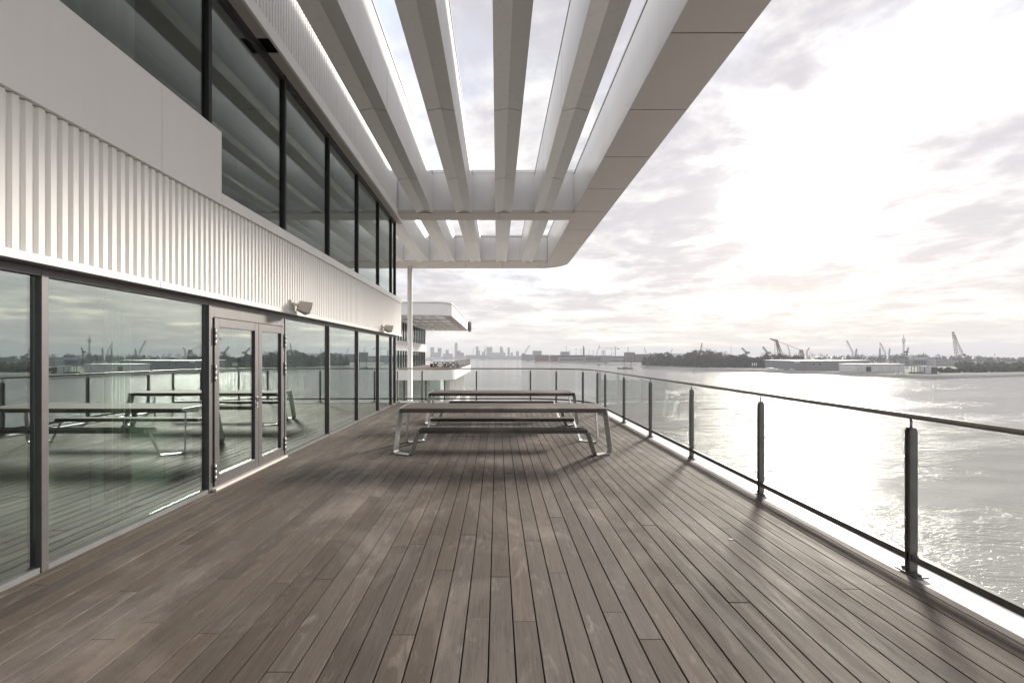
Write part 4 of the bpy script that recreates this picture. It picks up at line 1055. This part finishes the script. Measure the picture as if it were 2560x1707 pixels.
# broadcast tower
D = 2300; v = at(RB[0] + 585 / 5.88, 0, D); zr = lambda y: at(0, RB[1] + y / 5.88, D).z
tv = thing('broadcast_tower', (v.x, D, LAND), 'pale concrete broadcast tower with drum head beyond the tree line', 'tower')
mb = MB(); mb.tube([(v.x, D, LAND), (v.x, D, zr(215))], 5.2, 12, 4.0); mb.build('shaft', 'concrete_pale', tv)
mb = MB(); mb.tube([(v.x, D, zr(216)), (v.x, D, zr(200)), (v.x, D, zr(152))], 5.5, 14, 6.8); mb.build('drum', 'concrete_pale', tv)
mb = MB(); mb.tube([(v.x, D, zr(152)), (v.x, D, zr(90))], 2.2, 6, .9); mb.build('antenna', 'concrete_pale', tv)

# ------------------------------------------------------------------ vessels, buoys, vehicles, flags
D = 828; a = at(HB[0] + 552 / 5.88, 0, D); b_ = at(HB[0] + 775 / 5.88, 0, D)
bo = thing('work_vessel', ((a.x + b_.x) / 2, D, WATER), 'dark work vessel with two tall masts on the river', 'boat')
mb = MB(); L = b_.x - a.x
sec = [(0, 1.2, 2.6), (.08, 3.0, 2.3), (.4, 3.4, 1.9), (.8, 3.4, 1.9), (1.0, 2.6, 2.1)]; vs = []; fs = []
for u, hw, h_ in sec: x = a.x + L * u; vs += [(x, D - hw, WATER - .8), (x, D + hw, WATER - .8), (x, D + hw, WATER + h_), (x, D - hw, WATER + h_)]
for i in range(len(sec) - 1):
    for k in range(4): fs.append((i * 4 + k, i * 4 + (k + 1) % 4, i * 4 + 4 + (k + 1) % 4, i * 4 + 4 + k))
fs += [(0, 3, 2, 1), tuple((len(sec) - 1) * 4 + k for k in range(4))]
mb.add(vs, fs); mb.build('hull', 'hull_dark', bo)
mb = MB(); mb.box(a.x + L * .70, a.x + L * .86, D - 2.2, D + 2.2, WATER + 1.9, WATER + 5.0); mb.build('wheelhouse', 'shed_white', bo)
mb = MB(); mb.box(a.x + L * .69, a.x + L * .87, D - 2.4, D + 2.4, WATER + 5.0, WATER + 5.4); mb.build('wheelhouse_roof', 'hull_dark', bo)
mb = MB(); mb.box(a.x + L * .35, a.x + L * .62, D - 1.8, D + 1.8, WATER + 1.9, WATER + 3.6); mb.build('deck_machinery', 'crane_yellow', bo)
for x, y in ((650, 360), (750, 352)):
    v = at(HB[0] + x / 5.88, HB[1] + y / 5.88, D); mb = MB(); lattice(mb, (v.x, D, WATER + 1.9), v, 1.2, .35, 8); mb.build('mast', 'hull_dark', bo)
def buoy(O, x, y, D_, lab, s_=1.0):
    v = at(O[0] + x / 5.88, 0, D_); b2 = thing('buoy', (v.x, D_, WATER), lab, 'buoy')
    mb = MB(); mb.tube([(v.x, D_, WATER - .4), (v.x, D_, WATER + .5 * s_)], .9 * s_, 10); mb.build('float', 'hull_dark', b2)
    mb = MB(); mb.tube([(v.x, D_, WATER + .5 * s_), (v.x, D_, WATER + 3.0 * s_)], .5 * s_, 8, .15 * s_); mb.build('topmark', 'hull_dark', b2)
buoy(NB, 573, 690, 505, 'dark conical buoy floating off the grey shed', .8)
buoy(HB, 1672, 570, 690, 'dark buoy floating off the wood', .8)
for i, (x, y, D_, L_, lab) in enumerate(((858, 408, 2600, 22, 'tiny barge on the river before the city'), (950, 402, 2750, 30, 'tiny push boat beside the long moored barges'), (1100, 405, 2800, 260, 'row of long moored barges at the river bend'), (330, 480, 1180, 22, 'low barge moored below the quay sheds'))):
    O = CO if i < 3 else HB; v = at(O[0] + x / 5.88, 0, D_)
    bb = thing('barge', (v.x, D_, WATER), lab, 'boat')
    mb = MB(); mb.prism([(v.x - L_ / 2, D_, WATER - .5), (v.x + L_ / 2, D_, WATER - .5), (v.x + L_ / 2 + 2, D_, WATER + 3), (v.x - L_ / 2 - 2, D_, WATER + 2.4)], (0, 8, 0), 'y'); mb.build('hull', 'hull_dark', bb)
    mb = MB(); mb.box(v.x + L_ * .3, v.x + L_ * .3 + 6, D_ + 1, D_ + 7, WATER + 2.2, WATER + 6); mb.build('wheelhouse', 'hull_dark', bb)
D = 610
for i, x in enumerate((175, 205, 232)):
    v = at(NB[0] + x / 5.88, NB[1] + 508 / 5.88, D); f = thing('flagpole', (v.x, D, LAND), 'white banner on a dark pole in front of the wood', 'flag', 'three banners on the opposite shore')
    mb = MB(); mb.tube([(v.x, D, LAND), v], .12, 6); mb.build('pole', 'crane_grey', f)
    mb = MB(); mb.box(v.x + .1, v.x + 1.3, D - .03, D + .03, v.z - 4.0, v.z - .2); mb.build('banner', 'van_white', f)
def vehicle(O, x, D_, L_, h_, lab, cat='van'):
    v = at(O[0] + x / 5.88, 0, D_); z = LAND + .1
    o = thing('parked_' + cat, (v.x, D_, z), lab, cat)
    pr_ = [(0, .35), (0, h_ * .55), (.06, h_ * .6), (.2, h_), (.95, h_), (1.0, h_ * .9), (1.0, .35)]
    mb = MB(); mb.prism([(v.x + L_ * u, D_, z + q) for u, q in pr_], (0, 2, 0), 'y'); mb.build('body', 'van_white', o)
    mb = MB(); mb.box(v.x + L_ * .25, v.x + L_ * .9, D_ - .03, D_ - .005, z + h_ * .62, z + h_ * .9); mb.build('side_window', 'window_dark', o)
    for u in (.2, .8):
        mb = MB(); mb.tube([(v.x + L_ * u, D_ - .05, z + .35), (v.x + L_ * u, D_ + .25, z + .35)], .35, 10); mb.build('wheel', 'rubber', o)
vehicle(NB, 370, 630, 13, 3.4, 'long white coach parked at the edge of the wood', 'coach')
vehicle(NB, 520, 628, 5.5, 2.4, 'white van parked beside the long coach')
vehicle(NB, 600, 632, 4.5, 1.5, 'pale car parked between the van and the grey shed', 'car')
vehicle(NB, 745, 634, 5.5, 2.3, 'white van parked against the corner of the grey shed')
vehicle(RB, 470, 500, 4.4, 1.5, 'white car on the grass before the white shed', 'car')
vehicle(RB, 540, 498, 4.6, 1.7, 'silver car on the grass beside the white car', 'car')

# ------------------------------------------------------------------ trees of the far shore
def crown(mb, c, rx, rz, n, size):
    for _ in range(n):
        while True:
            d = Vector((random.uniform(-1, 1), random.uniform(-1, 1), random.uniform(-.8, 1)))
            if .25 < d.length < 1: break
        d = d.normalized() * (random.uniform(.45, 1.0) ** .5)
        p = Vector(c) + Vector((d.x * rx, d.y * rx, d.z * rz)) * random.uniform(.8, 1.12)
        s_ = size * random.uniform(.6, 1.3); nrm_ = Vector((random.gauss(0, 1), random.gauss(0, 1), random.gauss(0, 1))).normalized()
        u = nrm_.orthogonal().normalized() * s_; v = nrm_.cross(u).normalized() * s_ * random.uniform(.6, 1)
        mb.add([p - u, p - v * .8, p + u * .9, p + v], [(0, 1, 2, 3)])
def wood_mass(spots, name, label, leafm, n, size):
    mb = MB(); tr = MB()
    for (x, y, h_, r_) in spots:
        z = LAND
        for q in range(3):
            crown(mb, (x + random.uniform(-.4, .4) * r_, y + random.uniform(-.4, .4) * r_, z + h_ * (.26, .46, .70)[q] * random.uniform(.9, 1.1)), r_ * (1.0, .9, .7)[q] * random.uniform(.8, 1.1), h_ * random.uniform(.22, .32), n // 3, size)
        tr.tube([(x, y, z - .5), (x + random.uniform(-.4, .4), y, z + h_ * .7)], .45, 5, .2, cap=False)
    o = tag(mb.build(name, leafm), label, 'trees', kind='stuff'); tr.build('trunks', 'bark', o)['kind'] = 'stuff'
    return o
def profile(x, pts):
    for (a, ya), (b2, yb2) in zip(pts[:-1], pts[1:]):
        if a <= x <= b2: return ya + (yb2 - ya) * (x - a) / (b2 - a)
    return pts[-1][1]
# skyline of the wood (source pixels)
P1 = [(1612, 888), (1625, 884), (1650, 881), (1665, 880), (1690, 886), (1715, 884), (1730, 876), (1750, 872), (1765, 874), (1790, 878), (1810, 882), (1840, 886), (1860, 885), (1880, 893), (1892, 890), (1930, 886), (1970, 887), (2000, 889), (2020, 893)]
spots = []
for row_, (d0, n_) in enumerate(((1.0, 46), (1.06, 40), (1.13, 36))):
    for i in range(n_):
        px = 1614 + (2015 - 1614) * (i + random.uniform(-.4, .4)) / n_
        base_d = 905 - (px - 1622) * .9 if px < 1740 else 800 - (px - 1740) * .30
        D_ = base_d * d0 + 14
        top = at(px, profile(px, P1) + random.uniform(-1.5, 3), D_).z
        h_ = max(9, (top - LAND) * (1.0 if row_ != 0 else random.uniform(.62, .85)))
        spots.append((at(px, 0, D_).x, D_, h_, max(5, h_ * .36)))
wood_mass(spots, 'wood', 'dense dark wood along the opposite shore', 'leaf_dark', 390, 1.35)
P2 = [(2030, 893), (2070, 891), (2100, 889), (2130, 884), (2150, 885), (2165, 884), (2190, 887), (2215, 884), (2260, 884), (2330, 886), (2360, 889), (2390, 887), (2430, 888), (2470, 891), (2520, 893), (2560, 892), (2760, 890)]
spots = []
for d0, n_ in ((1180, 60), (1260, 50)):
    for i in range(n_):
        px = 2030 + 720 * (i + random.uniform(-.4, .4)) / n_; top = at(px, profile(px, P2) + random.uniform(-1, 2), d0).z; h_ = max(8, top - LAND)
        spots.append((at(px, 0, d0).x, d0 + random.uniform(-20, 20), h_, max(6, h_ * .42)))
for i in range(26):                                    # bushes right of the pavilion
    px = 2352 + 330 * (i + random.uniform(-.3, .3)) / 26; d0 = 545 + i * 2.5; spots.append((at(px, 0, d0).x, d0, random.uniform(4, 7.5), random.uniform(3, 5)))
for i in range(30):
    px = 2400 + 330 * (i + random.uniform(-.3, .3)) / 30; d0 = 720; spots.append((at(px, 0, d0).x, d0, random.uniform(8, 12), random.uniform(5, 8)))
wood_mass(spots, 'tree_belt', 'hazy belt of trees behind the sheds of the opposite shore', 'leaf_mid', 170, 1.5)
spots = [(at(px, 0, 2600 if px < 1400 else 1900).x, 2600 if px < 1400 else 1900, random.uniform(10, 18), random.uniform(9, 14)) for px in [1310 + i * 9 for i in range(34)]]
wood_mass(spots, 'distant_trees', 'faint line of trees behind the quay warehouses', 'leaf_mid', 60, 2.4)
def bare_tree(px, ytop, D_, lab, leafm='leaf_autumn', n=90):
    v = at(px, ytop, D_); h_ = v.z - LAND
    o = thing('tree', (v.x, D_, LAND), lab, 'tree', 'thin autumn trees standing above the wood')
    mb = MB(); mb.tube([(v.x, D_, LAND - .3), (v.x + .3, D_, LAND + h_ * .5), (v.x, D_, LAND + h_ * .95)], .5, 6, .12)
    for i in range(9):
        an = random.uniform(0, 6.28); z = LAND + h_ * random.uniform(.4, .8); l_ = h_ * random.uniform(.14, .26)
        mb.tube([(v.x, D_, z), (v.x + math.cos(an) * l_, D_ + math.sin(an) * l_, z + l_ * .8)], .18, 5, .06)
    mb.build('trunk', 'bark', o)
    mb = MB(); crown(mb, (v.x, D_, LAND + h_ * .74), h_ * .20, h_ * .28, n, .62); mb.build('crown', leafm, o)
for px, yt in ((1738, 869), (1757, 866), (1772, 868), (1787, 875), (1800, 877), (1812, 877), (1908, 880), (1922, 879), (1940, 880), (1958, 881), (1972, 881), (1990, 882), (2010, 881), (2030, 880), (2052, 882), (2066, 885)):
    bare_tree(px, yt, 760 if px < 1850 else 830, 'thin leafed tree standing up from the highest part of the wood' if px < 1850 else 'thin autumn tree standing behind the wood near the shear leg crane')

# ------------------------------------------------------------------ haze
m = MB(); H = 14500
m.box(-H, H, -H, H, WATER - 9.0, 175)
haze = m.build('haze', 'gasket'); tag(haze, 'thin pale haze over the river and far shore', 'haze', kind='stuff')
t = NT('haze_volume'); pv_ = t.n('ShaderNodeVolumePrincipled')
pv_.inputs['Color'].default_value = (0.88, 0.90, 0.96, 1); pv_.inputs['Density'].default_value = 0.00020; pv_.inputs['Anisotropy'].default_value = 0.0
t.l(pv_.outputs[0], t.out.inputs['Volume'])
haze.data.materials.clear(); haze.data.materials.append(t.m)
